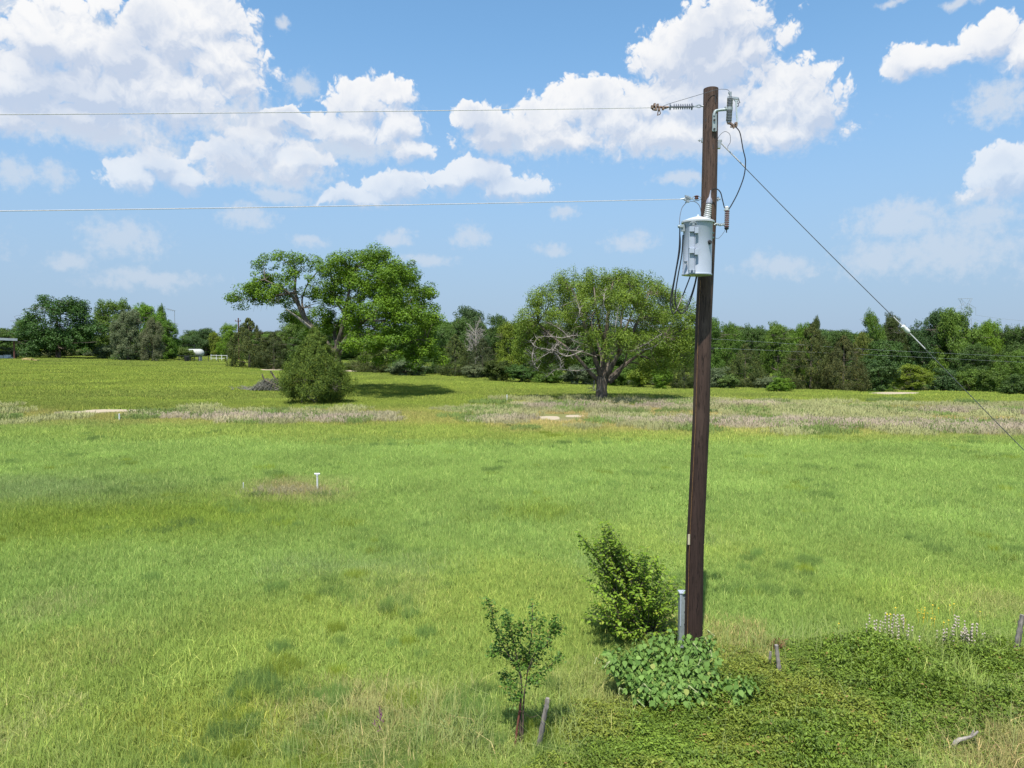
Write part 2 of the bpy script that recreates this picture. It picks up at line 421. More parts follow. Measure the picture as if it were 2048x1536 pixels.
# ================================================================== GRASS
def blades(n, rad, h, w, lean=.35, hvar=.4, flat=False, seed=0, tip=.25, headfrac=0.):
    r = np.random.default_rng(seed)
    a = r.uniform(0, 2*PI, n); q = rad*np.sqrt(r.uniform(0, 1, n)); base = np.stack((q*np.cos(a), q*np.sin(a), np.full(n, -.02)), -1)
    # blades gather in tufts
    k = max(8, n//40); tc = r.uniform(-rad, rad, (k, 2)); j = r.integers(0, k, n); mix_ = (r.uniform(0, 1, n) < .6)[:, None]
    tp = tc[j]+r.normal(0, rad*.06, (n, 2)); base[:, :2] = np.where(mix_, tp, base[:, :2])
    hh = h*(1-hvar+2*hvar*r.uniform(0, 1, n))*(.8+.5*r.uniform(0, 1, k)[j])
    fd = r.uniform(0, 2*PI, n); side = np.stack((np.cos(fd), np.sin(fd), 0*fd), -1)
    ld = r.uniform(0, 2*PI, n); L = np.abs(r.normal(0, lean, n))*hh; ldv = np.stack((np.cos(ld), np.sin(ld), 0*ld), -1)*L[:, None]
    up = np.array((0, 0, 1.))
    mid = base+ldv*.30+up*(hh*.58)[:, None]; top = base+ldv+up*(hh*np.clip(1-.35*(L/hh)**2, .5, 1))[:, None]
    ww = (w*(.6+.8*r.uniform(0, 1, n)))[:, None]
    V = np.stack((base-side*ww/2, base+side*ww/2, mid-side*ww*.42, mid+side*ww*.42, top-side*ww*tip/2, top+side*ww*tip/2), 1).reshape(-1, 3)
    b = np.arange(n)[:, None]*6
    Fq = np.concatenate((b+np.array([[0, 1, 3, 2]]), b+np.array([[2, 3, 5, 4]])), 0)
    v = np.repeat(np.clip(r.beta(2, 2, n)*.8+.2*r.uniform(0, 1, k)[j], 0, 1), 6); wv = np.repeat(r.uniform(0, 1, n), 6)
    return V, Fq, {'v': v, 'w': wv}
def proto_collection(name, meshes, mats):
    c = bpy.data.collections.new(name)
    for i, me in enumerate(meshes):
        mm = mats if not isinstance(mats, list) else mats[i]
        o = bpy.data.objects.new(f'{name}_{i:02d}', me); me.materials.append(mm); c.objects.link(o)
    return c
def scatter(name, pts, rot, scl, idx, tint, coll, label, cat, kind='stuff', normal=None):
    n = len(pts); me = bpy.data.meshes.new(name); me.vertices.add(n); me.vertices.foreach_set('co', np.asarray(pts, np.float32).ravel())
    for k, t, v in (('rot', 'FLOAT_VECTOR', rot), ('scl', 'FLOAT_VECTOR', scl), ('idx', 'INT', idx), ('tint', 'FLOAT_COLOR', tint)):
        a = me.attributes.new(k, t, 'POINT'); v = np.asarray(v)
        if t == 'INT': a.data.foreach_set('value', v.astype(np.int32))
        elif t == 'FLOAT_VECTOR': a.data.foreach_set('vector', v.astype(np.float32).ravel())
        else: a.data.foreach_set('color', np.concatenate((v, np.ones((n, 1))), 1).astype(np.float32).ravel())
    o = link(name, me); tag(o, label, cat, kind=kind)
    g = bpy.data.node_groups.new(name, 'GeometryNodeTree')
    g.interface.new_socket('Geometry', in_out='INPUT', socket_type='NodeSocketGeometry')
    g.interface.new_socket('Geometry', in_out='OUTPUT', socket_type='NodeSocketGeometry')
    N = g.nodes; L = g.links; gi = N.new('NodeGroupInput'); go = N.new('NodeGroupOutput')
    ip = N.new('GeometryNodeInstanceOnPoints'); ci = N.new('GeometryNodeCollectionInfo')
    ci.inputs['Collection'].default_value = coll; ci.inputs['Separate Children'].default_value = True; ci.inputs['Reset Children'].default_value = True
    def attr(nm, t):
        a = N.new('GeometryNodeInputNamedAttribute'); a.data_type = t; a.inputs['Name'].default_value = nm; return a.outputs['Attribute']
    L.new(gi.outputs[0], ip.inputs['Points']); L.new(ci.outputs[0], ip.inputs['Instance']); ip.inputs['Pick Instance'].default_value = True
    L.new(attr('idx', 'INT'), ip.inputs['Instance Index'])
    er = N.new('FunctionNodeEulerToRotation'); L.new(attr('rot', 'FLOAT_VECTOR'), er.inputs[0]); L.new(er.outputs[0], ip.inputs['Rotation'])
    L.new(attr('scl', 'FLOAT_VECTOR'), ip.inputs['Scale']); L.new(ip.outputs[0], go.inputs[0])
    md = o.modifiers.new('scatter', 'NODES'); md.node_group = g
    return o
M_grass = leaf_mat('grass', (.42, .45, .44), (1.30, 1.25, 1.15), (2.0, 1.55, 1.9), trans=.28, rough=.7, tint=True, alt_amt=.07, upn=.5, spec=.15)
near = [np_mesh('g', *blades(3300, .72, .125, .0068, .65, .55, seed=50+i)) for i in range(5)]
tall = [np_mesh('g', *blades(1100, .72, .21, .0062, .85, .5, seed=60+i)) for i in range(3)]
midg = [np_mesh('g', *blades(3200, 1.5, .15, .014, .45, .5, seed=70+i)) for i in range(4)]
farg = [np_mesh('g', *blades(3200, 3.2, .13, .032, .35, .4, seed=80+i)) for i in range(4)]
c_grass = proto_collection('grass_patch', near+tall+midg+farg, M_grass)
GP, GR, GS, GI, GT = [], [], [], [], []
def sow(y0, y1, step, idxs, sc0=.8, sc1=1.2, hs=lambda px, py: 1., half=.78, keep=None):
    ys = np.arange(y0, y1, step); P = []
    for y in ys:
        w = y*half+3; xs = np.arange(-w, w, step); P.append(np.stack((xs, np.full(len(xs), y)), -1))
    P = np.concatenate(P)+RNG.uniform(-.45, .45, (sum(len(p) for p in P), 2))*step
    x, y = P[:, 0], P[:, 1]; px, py = project(x, y, terr(x, y))
    k = np.ones(len(x), bool) if keep is None else keep(x, y, px, py)
    for q_ in (-1.5, -.9, -.4, 0, .6, 1.2, 1.8, 2.4): k &= RNG.uniform(0, 1, len(x)) > sand_near(x, y+q_*np.clip(y/45, .3, 2.2), np.clip(y/60, .2, 1.5))*.97
    k &= ~((vine_zone(px, py) > .5) & (y < 30) & (RNG.uniform(0, 1, len(x)) < .985))
    x, y, px, py = x[k], y[k], px[k], py[k]; n = len(x)
    s = RNG.uniform(sc0, sc1, n); hv = hs(px, py)*(.75+.5*fbm(x*.5, y*.5, 77, 3))
    t = field_tint(x, y); d = dryzone(x, y)[:, None]; t = t*(1-d*.55)+np.array((.34, .30, .12))*d*.55
    GP.append(np.stack((x, y, terr(x, y)), -1)); GR.append(np.stack((0*x, 0*x, RNG.uniform(0, 2*PI, n)), -1))
    GS.append(np.stack((s, s, s*hv), -1)); GI.append(RNG.choice(idxs, n)); GT.append(t*np.array((1.80, 1.42, 1.88))*RNG.uniform(.9, 1.1, (n, 1)))
sow(6.0, 19, .55, [0, 1, 2, 3, 4])
sow(19, 34, .8, [0, 1, 2, 3, 4], 1., 1.4)
sow(6.0, 15, 1.1, [5, 6, 7], .8, 1.3, keep=lambda x, y, px, py: RNG.uniform(0, 1, len(x)) < sstep((py-1240)/200)*.9*sstep((px+900)/1500))
sow(33, 62, 1.5, [8, 9, 10, 11])
sow(60, 175, 3.0, [12, 13, 14, 15], half=.82)
# darker blue-green tufts standing among the grass
for y0, y1, num, ids in ((6.5, 19, 190, [0, 1, 2, 3, 4]), (19, 40, 200, [0, 1, 2, 3, 4])):
    y = RNG.uniform(y0, y1, num*4); x = RNG.uniform(-.8, .8, num*4)*y; k = fbm(x*.35, y*.35, 123, 3) > .55; x, y = x[k][:num], y[k][:num]
    px, py = project(x, y, terr(x, y)); k = ~((vine_zone(px, py) > .3) & (y < 30)); x, y = x[k], y[k]; n = len(x); s = RNG.uniform(.14, .42, n)*(1 if y0 < 10 else 1.5)
    GP.append(np.stack((x, y, terr(x, y)), -1)); GR.append(np.stack((0*x, 0*x, RNG.uniform(0, 2*PI, n)), -1)); GS.append(np.stack((s, s, RNG.uniform(1.0, 1.5, n)), -1)); GI.append(RNG.choice(ids, n))
    GT.append(np.array((.135, .235, .055))*RNG.uniform(.75, 1.25, (n, 1))*np.where(RNG.uniform(0, 1, (n, 1)) < .3, np.array((1.5, 1.2, .5)), 1))
scatter('grass', np.concatenate(GP), np.concatenate(GR), np.concatenate(GS), np.concatenate(GI), np.concatenate(GT), c_grass,
        'bright green pasture grass covering the whole field', 'grass')

# purple-brown seed-head weeds
def weed_patch(n, rad, h, seed):
    V, Fq, A = blades(n, rad, h, .017, .35, .45, seed=seed, tip=1.6); return np_mesh('w', V, Fq, A)
M_weed = leaf_mat('dry weeds', (.75, .72, .75), (1.2, 1.15, 1.2), None, trans=.25, rough=.8, tint=True, upn=.5)
c_weed = proto_collection('weed_patch', [weed_patch(1500, 1.3, .30, 90+i) for i in range(4)], M_weed)
ys = np.arange(38, 66, .9); P = np.concatenate([np.stack((np.arange(-y*.8, y*.8, .9), np.full(len(np.arange(-y*.8, y*.8, .9)), y)), -1) for y in ys])
P = P+RNG.uniform(-.5, .5, P.shape); wv = weeds(P[:, 0], P[:, 1]); dz = dryzone(P[:, 0], P[:, 1])
k = (RNG.uniform(0, 1, len(P)) < np.maximum(wv*.85, dz*.26)) & (np.max([sand_near(P[:, 0], P[:, 1]+q_, 1.) for q_ in (-1.5, -.7, 0, .7, 1.4, 2.1, 2.8, 3.5, 4.3)], 0) < .3); P = P[k]; wv = wv[k]; n = len(P)
hv = np.array((.41, .35, .25)); hd = np.array((.34, .36, .15)); hg = np.array((.17, .25, .06))
t = hd+(hv-hd)*np.clip(wv*1.4, 0, 1)[:, None]; gsel = (RNG.uniform(0, 1, n) < .25)[:, None]; t = np.where(gsel, hg, t)*RNG.uniform(.8, 1.15, (n, 1))
s = RNG.uniform(.7, 1.2, n)
scatter('dry_weeds', np.stack((P[:, 0], P[:, 1], terr(P[:, 0], P[:, 1])), -1), np.stack((0*s, 0*s, RNG.uniform(0, 6.28, n)), -1), np.stack((s, s, s), -1),
        RNG.integers(0, 4, n), t, c_weed, 'strips of purple-brown seed heads running across the field', 'weeds')
# ================================================================== TREES
def leaf_quads(C, Nrm, size, aspect=.6, seed=0, droop=0., up_align=0.):
    # C centres, Nrm facing directions; a kite-shaped leaf each
    r = np.random.default_rng(seed); n = len(C)
    Nn = Nrm/np.linalg.norm(Nrm, axis=1, keepdims=True)
    t = r.normal(0, 1, (n, 3)); t[:, 2] += up_align*2-droop*2
    t -= Nn*np.sum(t*Nn, 1, keepdims=True); t /= np.linalg.norm(t, axis=1, keepdims=True)+1e-9
    b = np.cross(Nn, t); s = (size*(.65+.7*r.uniform(0, 1, n)))[:, None]
    V = np.stack((C-t*s*.5, C+b*s*aspect*.5-t*s*.05, C+t*s*.5+Nn*s*.06, C-b*s*aspect*.5-t*s*.05), 1).reshape(-1, 3)
    return V, np.arange(n*4).reshape(-1, 4)
def crown(lobes, nclump, nleaf, size, rc=(.5, .95), seed=0, aspect=.6, up=.5, flat=.75, shell=.55, up_align=0., droop=0., under=.35, ygrad=0):
    r = np.random.default_rng(seed); L = np.array(lobes, float)
    w = (L[:, 3]*L[:, 4]*L[:, 5])**(2/3.); w /= w.sum()
    j = r.choice(len(L), nclump, p=w)
    d = r.normal(0, 1, (nclump, 3)); d /= np.linalg.norm(d, axis=1, keepdims=True)
    flip = (d[:, 2] < -.2) & (r.uniform(0, 1, nclump) > under); d[flip, 2] *= -1
    q = shell+(1-shell)*r.uniform(0, 1, nclump)**.6
    q = np.where(r.uniform(0, 1, nclump) < .22, r.uniform(.1, .7, nclump), q)
    q *= 1+.10*r.normal(0, 1, nclump)
    cc = L[j, :3]+d*L[j, 3:6]*q[:, None]
    R_ = r.uniform(rc[0], rc[1], nclump)*(.8+.5*r.uniform(0, 1, nclump)**3)
    k = r.choice(nclump, nleaf, p=R_**2/np.sum(R_**2))
    e = r.normal(0, 1, (nleaf, 3)); e /= np.linalg.norm(e, axis=1, keepdims=True)
    rad = R_[k]*(.45+.55*r.uniform(0, 1, nleaf)**.5)*np.where(r.uniform(0, 1, nleaf) < .12, 1.35, 1)
    off = e*rad[:, None]; off[:, 2] *= flat
    C = cc[k]+off
    Nn = e*.7+d[k]*.35+r.normal(0, .55, (nleaf, 3)); Nn[:, 2] += up
    V, Fq = leaf_quads(C, Nn, size, aspect, seed+1, droop, up_align)
    cv = r.uniform(0, 1, nclump)[k]
    v = np.clip(.5*cv+.5*r.uniform(0, 1, nleaf), 0, 1)
    return V, Fq, {'v': np.repeat(v, 4), 'w': np.repeat(np.clip(.5*r.uniform(0, 1, nleaf)+.5*r.uniform(0, 1, nclump)[k], 0, 1), 4)}, cc
M_bark = pbr('grey brown bark', (.20, .165, .13), .9, 0, .25, 3, .8, 25, (1, 1, .35), spec=.1)
M_bark_pale = pbr('weathered pale wood', (.42, .37, .32), .9, 0, .2, 5, .6, 40, (1, 1, .3), spec=.1)
M_leaf = leaf_mat('broad leaves', (.45, .52, .45), (1.35, 1.25, 1.2), (1.9, 1.5, 1.), trans=.22, objcol=True, alt_amt=.05)
M_needle = leaf_mat('juniper sprays', (.40, .46, .5), (1.45, 1.35, 1.2), (2.2, 1.6, .9), trans=.15, rough=.7, objcol=True, alt_amt=.05)

def twigs(mb, src, cc, n, r0, seed=0, sag=.1):
    r = random.Random(seed); idx = r.sample(range(len(cc)), min(n, len(cc)))
    for i in idx:
        c = Vector(cc[i].tolist()); s = min(src, key=lambda q: (q-c).length)
        m = s.lerp(c, .5)+Vector((r.uniform(-.3, .3), r.uniform(-.3, .3), (c-s).length*sag))
        mb.tube(curve([s, m, c], 3), lerp_list(r0, r0*.25, 7), 4, False)

# --- the wide-crowned tree in the left half
def rel(px, py, Y, o): return np.array(at(px, py, Y))-np.array(o)
def tree_from_picture(base, specs, Y0):       # lobes measured on the tree, each with its own depth and radius in metres
    out = []
    for (px, py, rx, ry, dy, rz) in specs:
        p = rel(px, py, Y0+dy, base); k = (Y0+dy)/F_PX; out.append((p[0], p[1], p[2], rx*k, rz, ry*k))
    return out
b1 = ground(678, 786); Y1 = b1.y
T1 = [(478,598,26,15,-1,1.6),(500,583,18,12,-1.5,1.2),(512,594,30,16,-1,1.6),(545,590,34,22,-1,2.2),(525,560,22,16,0,1.6),(640,585,22,24,1,2),(655,640,20,20,2,1.8),(535,575,34,26,0,2.4),(548,540,34,30,1,2.4),(590,520,36,14,0,2.0),(620,535,26,24,1,2.0),(595,560,34,26,-2,2.0),(575,600,30,16,1.5,1.8),(625,590,22,20,3,1.8),
 (640,622,22,18,0,1.8),(672,545,38,30,0,3.4),(700,528,46,20,-2,3.2),(745,522,38,20,1,3.0),(765,540,34,26,-3,3),(690,580,50,34,3,3.4),(735,570,50,34,-4,3.4),(800,565,38,34,0,3.4),(790,600,44,34,-5,3.2),
 (840,600,34,26,1,3),(850,640,30,34,-2,3),(820,640,40,34,-6,3),(760,630,44,34,-7,3),(700,615,34,26,-4,2.6),(660,600,26,22,-1,2.2),(860,680,22,30,-2,2.6),(872,722,20,24,-3,2.2),(840,705,34,28,-5,2.6),
 (790,680,44,28,-7.5,2.6),(740,690,44,22,-8,2.4),(705,700,36,20,-6.5,2.2),(800,715,40,20,-6,2.4),(760,725,40,16,-4.5,2.2),(720,650,36,22,-5,2.2),(615,660,20,24,4,2),(590,640,26,20,5,2),
 (700,560,60,36,6,3),(780,580,60,40,7,3.2),(820,640,44,44,6,3),(740,650,50,36,8,3),(808,545,26,20,0,2.6),(845,590,26,24,-1,2.4),(760,515,30,16,-1,2.4),(865,640,20,26,-2,2.2),(780,560,40,30,-5,2.6),(690,660,40,26,6,2.6),(760,600,50,40,2,4)]
base1 = (b1.x, b1.y, b1.z)
tr = empty('spreading_tree', b1, 'large bright green spreading tree with a long limb reaching left above the bushy cedar', 'tree')
V, Fq, A, cc = crown(tree_from_picture(base1, T1, Y1), 980, 135000, .175, (.36, .86), seed=5, up=.75, under=.5, shell=.6)
o = link('crown', np_mesh('crown', V, Fq, A), M_leaf, tr); o.color = (.128, .232, .012, 1)
mb = MB(); src = []
def limb(pts, r0, r1, n=7):
    P = curve([rel(px, py, Y1+dy, base1).tolist() for px, py, dy in pts], 5); mb.tube(P, lerp_list(r0, r1, len(P)), n, True, .06); src.extend(P[3::3])
limb([(678,790,0),(676,755,0),(672,715,0)], .62, .52, 10)
limb([(672,718,0),(652,686,0),(630,662,0),(612,640,0),(598,612,0),(590,580,0),(592,548,0)], .42, .10)
limb([(598,612,0),(582,590,-.5),(560,575,-1),(530,560,-1)], .18, .05); limb([(612,640,0),(604,600,1),(618,560,1)], .15, .05)
limb([(590,585,0),(560,590,-1),(520,598,-1),(484,600,-1.5)], .14, .03)
limb([(672,715,0),(676,690,0),(684,660,-1),(690,625,-1),(698,580,0),(700,540,0)], .36, .08)
limb([(690,628,-1),(672,600,0),(668,560,0)], .16, .05); limb([(674,705,0),(700,670,-3),(730,640,-4),(770,610,-4),(800,580,-2)], .32, .06)
limb([(678,700,0),(715,680,2),(760,650,4),(800,610,5)], .26, .06); limb([(700,672,-3),(750,672,-5),(800,680,-6),(850,690,-4)], .22, .05)
limb([(680,708,0),(700,690,-4),(740,690,-7)], .2, .05); limb([(676,700,1),(670,660,5),(700,620,7),(740,580,7)], .24, .05); limb([(730,640,-4),(770,640,-6),(830,620,-4)], .15, .04)
twigs(mb, src, cc, 260, .05, 3)
mb.build('trunk', M_bark, tr)
mb = MB(); P = curve([rel(*q, base1).tolist() for q in ((642,674,Y1-.3),(612,648,Y1-1.6),(594,634,Y1-2),(572,618,Y1-2.6))], 4); mb.tube(P, lerp_list(.2, .06, len(P)), 6)
tag(mb.build('bare_branch', M_bark_pale, tr), 'pale broken bare branch')
mb = MB()
for k in range(12):
    u = random.random(); s = rel(500+60*u, 604-10*u, Y1-1.5, base1); e = s+np.array((random.uniform(-.7, .5), random.uniform(-.5, .5), -random.uniform(.3, 1.3)))
    mb.tube([s.tolist(), ((s+e)/2+np.array((.15, 0, .1))).tolist(), e.tolist()], [.018, .012, .006], 4)
mb.build('dead_twigs', M_bark_pale, tr)

# --- the feathery domed tree with a short thick trunk
b2 = ground(1203, 803); Y2 = b2.y; base2 = (b2.x, b2.y, b2.z)
T2 = [(1075,610,34,24,0,2),(1060,640,34,26,-1,2),(1110,600,40,32,1,2.4),(1128,565,20,22,0,1.4),(1150,575,36,30,-1,2.2),(1180,565,36,26,1,2.4),(1225,565,44,22,0,2.6),(1262,572,40,26,-2,2.6),
 (1300,580,36,24,1,2.4),(1335,598,34,22,0,2.2),(1360,625,26,24,0,2),(1372,655,22,26,-1,2),(1365,690,26,24,0,2.2),(1320,640,44,34,-3,2.6),(1275,620,46,36,-4,2.6),(1220,610,46,36,-4.5,2.6),
 (1165,620,40,32,-4,2.4),(1120,640,36,26,-3,2.2),(1070,680,34,22,1,2.2),(1100,665,30,22,2,2.2),(1340,700,40,28,-2,2.4),(1300,690,40,26,-4,2.4),(1250,680,36,22,-5,2.2),(1210,695,34,16,-5,2),
 (1180,680,26,20,-4,2),(1330,735,36,18,0,2.4),(1290,735,26,12,3,2),(1360,725,24,20,2,2.4),(1180,600,60,40,4,2.6),(1250,600,70,44,5,3),(1320,640,54,40,4,2.8),(1120,640,50,34,5,2.4),
 (1180,650,60,26,6,2.4),(1260,670,60,28,6,2.6),(1050,665,26,30,3,2),(1040,700,24,24,4,2),(1130,720,34,16,3,2),(1050,660,22,30,1,2),(1052,700,20,26,1,2),(1385,640,14,26,0,1.6),(1384,690,14,26,1,1.6),(1100,690,30,20,3,2),(1085,590,24,18,0,1.6),(1090,735,30,14,4,1.8)]
tr = empty('domed_tree', b2, 'olive domed tree with thick trunk and bare grey branches left of the utility pole', 'tree')
V, Fq, A, cc = crown(tree_from_picture(base2, T2, Y2), 1350, 140000, .15, (.30, .66), seed=15, up=.35, aspect=.42, flat=1.15, shell=.4, up_align=.35, under=.4)
o = link('crown', np_mesh('crown', V, Fq, A), M_leaf, tr); o.color = (.165, .248, .028, 1)
Y1s, base1s = Y1, base1
mb = MB(); src = []
def limb2(pts, r0, r1, n=6, m=None):
    P = curve([rel(px, py, Y2+dy, base2).tolist() for px, py, dy in pts], 5); (m or mb).tube(P, lerp_list(r0, r1, len(P)), n, True, .07); src.extend(P[3::3])
mb.tube(curve([rel(px, 803+dy, Y2, base2).tolist() for px, dy in ((1203,4),(1203,0),(1203,-16),(1204,-34),(1205,-50))], 3), [.72, .68, .66, .6, .56, .53, .52, .51, .51, .52, .54, .56, .5], 12, True, .08)
for pts, r0 in (([(1203,757,0),(1196,735,-.5),(1186,705,-1),(1172,660,-2),(1158,610,-2),(1140,570,-1)], .26), ([(1204,757,0),(1208,725,0),(1212,680,-.5),(1216,630,-1),(1222,585,-1),(1228,555,0)], .30),
    ([(1208,760,0),(1222,735,-1),(1236,710,-1.5),(1262,670,-2),(1285,620,-2),(1300,580,0)], .28), ([(1210,765,0),(1232,745,1),(1262,720,1),(1300,695,0),(1345,665,0)], .24),
    ([(1198,762,0),(1180,745,-.5),(1166,728,-1),(1140,700,-1),(1100,670,0),(1070,640,0)], .2), ([(1200,757,0),(1204,720,2),(1190,670,3),(1170,620,4)], .2), ([(1206,757,1),(1222,710,3),(1250,660,4),(1270,610,4)], .22),
    ([(1212,690,-.5),(1200,655,-2),(1192,610,-3),(1188,575,-2)], .14), ([(1236,710,-1.5),(1240,670,-3),(1246,620,-3),(1262,575,-2)], .15), ([(1220,765,-.3),(1236,750,-1.5),(1248,728,-2.5),(1256,700,-3)], .16)):
    limb2(pts, r0, .05)
twigs(mb, src, cc, 420, .045, 4, .05)
mb.build('trunk', M_bark, tr)
mb = MB()
for pts in ([(1192,712,-3),(1165,703,-4.5),(1130,700,-5),(1112,695,-5.3),(1100,702,-5.5),(1072,720,-5.5)], [(1165,703,-4.5),(1130,712,-5),(1108,704,-5.2),(1080,690,-5.5),(1058,678,-5.5)], [(1170,680,-3),(1150,668,-4.5),(1125,672,-5.2),(1098,668,-5.2),(1070,672,-5)],
   [(1108,704,-5.2),(1118,722,-5),(1122,735,-5)], [(1172,690,-4),(1148,684,-5),(1120,655,-5.2),(1095,648,-5)], [(1070,720,-5.5),(1062,708,-5.5),(1066,728,-5.5),(1080,742,-5)], [(1190,735,-1),(1150,742,-3),(1120,745,-4),(1095,752,-4)],
   [(1238,700,-4),(1275,702,-5),(1310,690,-5),(1335,672,-5)], [(1262,706,-4.5),(1290,690,-5.2),(1320,668,-5.2)], [(1190,760,0),(1192,778,-.6),(1190,786,-.8)], [(1206,640,-4),(1212,600,-5),(1208,575,-4)], [(1232,690,-5),(1226,650,-6),(1238,620,-6)],[(1150,645,-5),(1160,625,-5.5),(1156,600,-5)]):
    P = curve([(rel(px, py, Y2+dy, base2)+RNG.normal(0, .12, 3)).tolist() for px, py, dy in pts], 4); mb.tube(P, lerp_list(.050, .012, len(P)), 5, True, .2)
    for q in P[2:]:
        for _ in range(4):
            mb.tube([q, q+Vector((random.uniform(-.9, .4), random.uniform(-.4, .4), random.uniform(-.4, .6)))], [.018, .005], 3)
tag(mb.build('dead_branches', M_bark_pale, tr), 'bare weathered grey branches')
mb = MB()

# --- bushy cedar in front of the spreading tree
def conifer(h, wd, nclump, nleaf, size, seed, low=.04, belly=.35, irregular=.18, cone=False):
    r = np.random.default_rng(seed); t = r.beta(1.05, 1.3, nclump); a = r.uniform(0, 2*PI, nclump)
    prof = np.interp(t, [0, .1, .22, .45, .7, .88, 1] if cone else [0, .1, belly, .6, .85, 1], [.62, .88, 1., .74, .42, .17, .03] if cone else [.72, .9, 1., .66, .30, .04])
    prof = prof*(1+irregular*np.sin(a*3+t*9+seed)+irregular*.7*np.sin(a*7-t*15))
    q = (.55+.45*r.uniform(0, 1, nclump)**.5)*prof*wd/2
    cc = np.stack((q*np.cos(a), q*np.sin(a), h*(low+(1-low)*t)), -1)
    R_ = r.uniform(.045, .09, nclump)*wd*(.3+.7*np.clip(prof, 0, 1))
    k = r.choice(nclump, nleaf); e = r.normal(0, 1, (nleaf, 3)); e /= np.linalg.norm(e, axis=1, keepdims=True)
    off = e*(R_[k]*(.3+.8*r.uniform(0, 1, nleaf)))[:, None]; off[:, 2] *= 1.35
    out = np.stack((np.cos(a), np.sin(a), .3+0*a), -1)[k]
    V, Fq = leaf_quads(cc[k]+off, e*.6+out*.5+r.normal(0, .5, (nleaf, 3))+np.array((0, 0, .25)), size, .34, seed+1, up_align=.75)
    v = np.clip(.5*r.uniform(0, 1, nclump)[k]+.5*r.uniform(0, 1, nleaf), 0, 1)
    return V, Fq, {'v': np.repeat(v, 4), 'w': np.repeat(r.uniform(0, 1, nleaf), 4)}, cc
b3 = ground(632, 808); k3 = b3.y/F_PX
tr = empty('cedar_bush', b3, 'bushy olive green cedar standing alone in front of the spreading tree', 'tree')
V, Fq, A, cc = conifer(154*k3, 150*k3, 620, 90000, .125, 31, .06, .33, .12, True)
o = link('crown', np_mesh('crown', V, Fq, A), M_needle, tr); o.color = (.100, .155, .020, 1)
mb = MB(); mb.tube([(0, 0, -.1), (0.1, 0, 1), (0, 0, 5)], [.16, .13, .04], 8); mb.tube([(.1, 0, .1), (-.9, .2, .7), (-1.2, 0, 2.4)], [.1, .08, .03], 6); mb.tube([(-1.2, 0, -.1), (-1.15, .05, .8), (-.8, 0, 2.4)], [.08, .07, .03], 6)
src = [Vector((0, 0, .6+k*.45)) for k in range(9)]; twigs(mb, src, cc, 90, .03, 8, .05); mb.build('trunk', M_bark, tr)

# --- kinds of background trees, unit height and unit width, built once and shared
def unit_broadleaf(seed, low=.02, nleaf=42000, size=.022, n=19, top=1.):
    r = random.Random(seed); L = [(0, 0, .5, .39, .39, .40)]
    for k in range(n):
        a = 2*PI*k/n*2.4+r.uniform(-.4, .4); z = low+.08+(.78-low)*r.random()**1.1; w = .36*math.sqrt(max(.08, 1-((z-.42)/.50)**2))
        s = r.uniform(.12, .20); L.append((math.cos(a)*w, math.sin(a)*w, z, s, s, s*.85))
    for k in range(3): L.append((r.uniform(-.14, .14), r.uniform(-.14, .14), .85+r.uniform(-.03, .02), .11, .11, .10))
    V, Fq, A, cc = crown(L, 700, nleaf, size, (.040, .078), seed=seed, up=.5, under=.8); V[:, 2] = np.maximum(V[:, 2], .004)
    mb = MB(); mb.tube([(0, 0, -.03), (.01, 0, .25), (0, 0, .6)], [.035, .026, .012], 7); src = []
    for l in L[1:10]:
        P = curve([(0, 0, .12+l[2]*.25), (l[0]*.5, l[1]*.5, l[2]*.65), l[:3]], 4); mb.tube(P, lerp_list(.014, .004, len(P)), 4); src += P[3:]
    twigs(mb, src, cc, 50, .003, seed)
    return np_mesh('crown', V, Fq, A), mb
def unit_conifer(seed, nleaf=30000, belly=.32):
    V, Fq, A, cc = conifer(1, 1, 330, nleaf, .027, seed, .02, belly, .16); V[:, 2] = np.maximum(V[:, 2], .004)
    mb = MB(); mb.tube([(0, 0, -.03), (0, 0, .9)], [.03, .008], 6); twigs(mb, [Vector((0, 0, k/9)) for k in range(1, 8)], cc, 30, .004, seed); return np_mesh('crown', V, Fq, A), mb
def unit_bush(seed, nleaf=14000):
    r = random.Random(seed); L = [(0, 0, .4, .36, .36, .42)]
    for k in range(9):
        a = k*.9+r.uniform(-.3, .3); w = .3; L.append((math.cos(a)*w, math.sin(a)*w, .2+.42*r.random(), .2, .2, .2))
    V, Fq, A, cc = crown(L, 170, nleaf, .038, (.06, .13), seed=seed, up=.5, under=.8); V[:, 2] = np.maximum(V[:, 2], .004)
    mb = MB()
    for k in range(5): mb.tube([(0, 0, -.02), (.1*math.cos(k*1.3), .1*math.sin(k*1.3), .5)], [.02, .006], 5)
    return np_mesh('crown', V, Fq, A), mb
def unit_dead(seed):
    r = random.Random(seed); mb = MB(); mb.tube([(0, 0, -.02), (.02, 0, .5), (0, .02, .9)], [.03, .02, .008], 6)
    for k in range(60):
        z = r.uniform(.25, .85); a = r.uniform(0, 6.3); l = r.uniform(.25, .55)*(1.1-z*.5); s = Vector((.01, 0, z)); e = Vector((math.cos(a)*l, math.sin(a)*l, z+r.uniform(.02, .3)))
        mb.tube(curve([s, s.lerp(e, .5)+Vector((0, 0, .04)), e], 2), [.008, .006, .005, .004, .003], 4)
        for j in range(5):
            q = s.lerp(e, r.uniform(.4, 1)); mb.tube([q, q+Vector((r.uniform(-.12, .12), r.uniform(-.12, .12), r.uniform(-.05, .12)))], [.004, .0015], 3)
    return None, mb
def keep_mesh(mb, name='trunk'):
    me = bpy.data.meshes.new(name); me.from_pydata([tuple(v) for v in mb.v], [], mb.f); me.update(); return me
KIND = {}
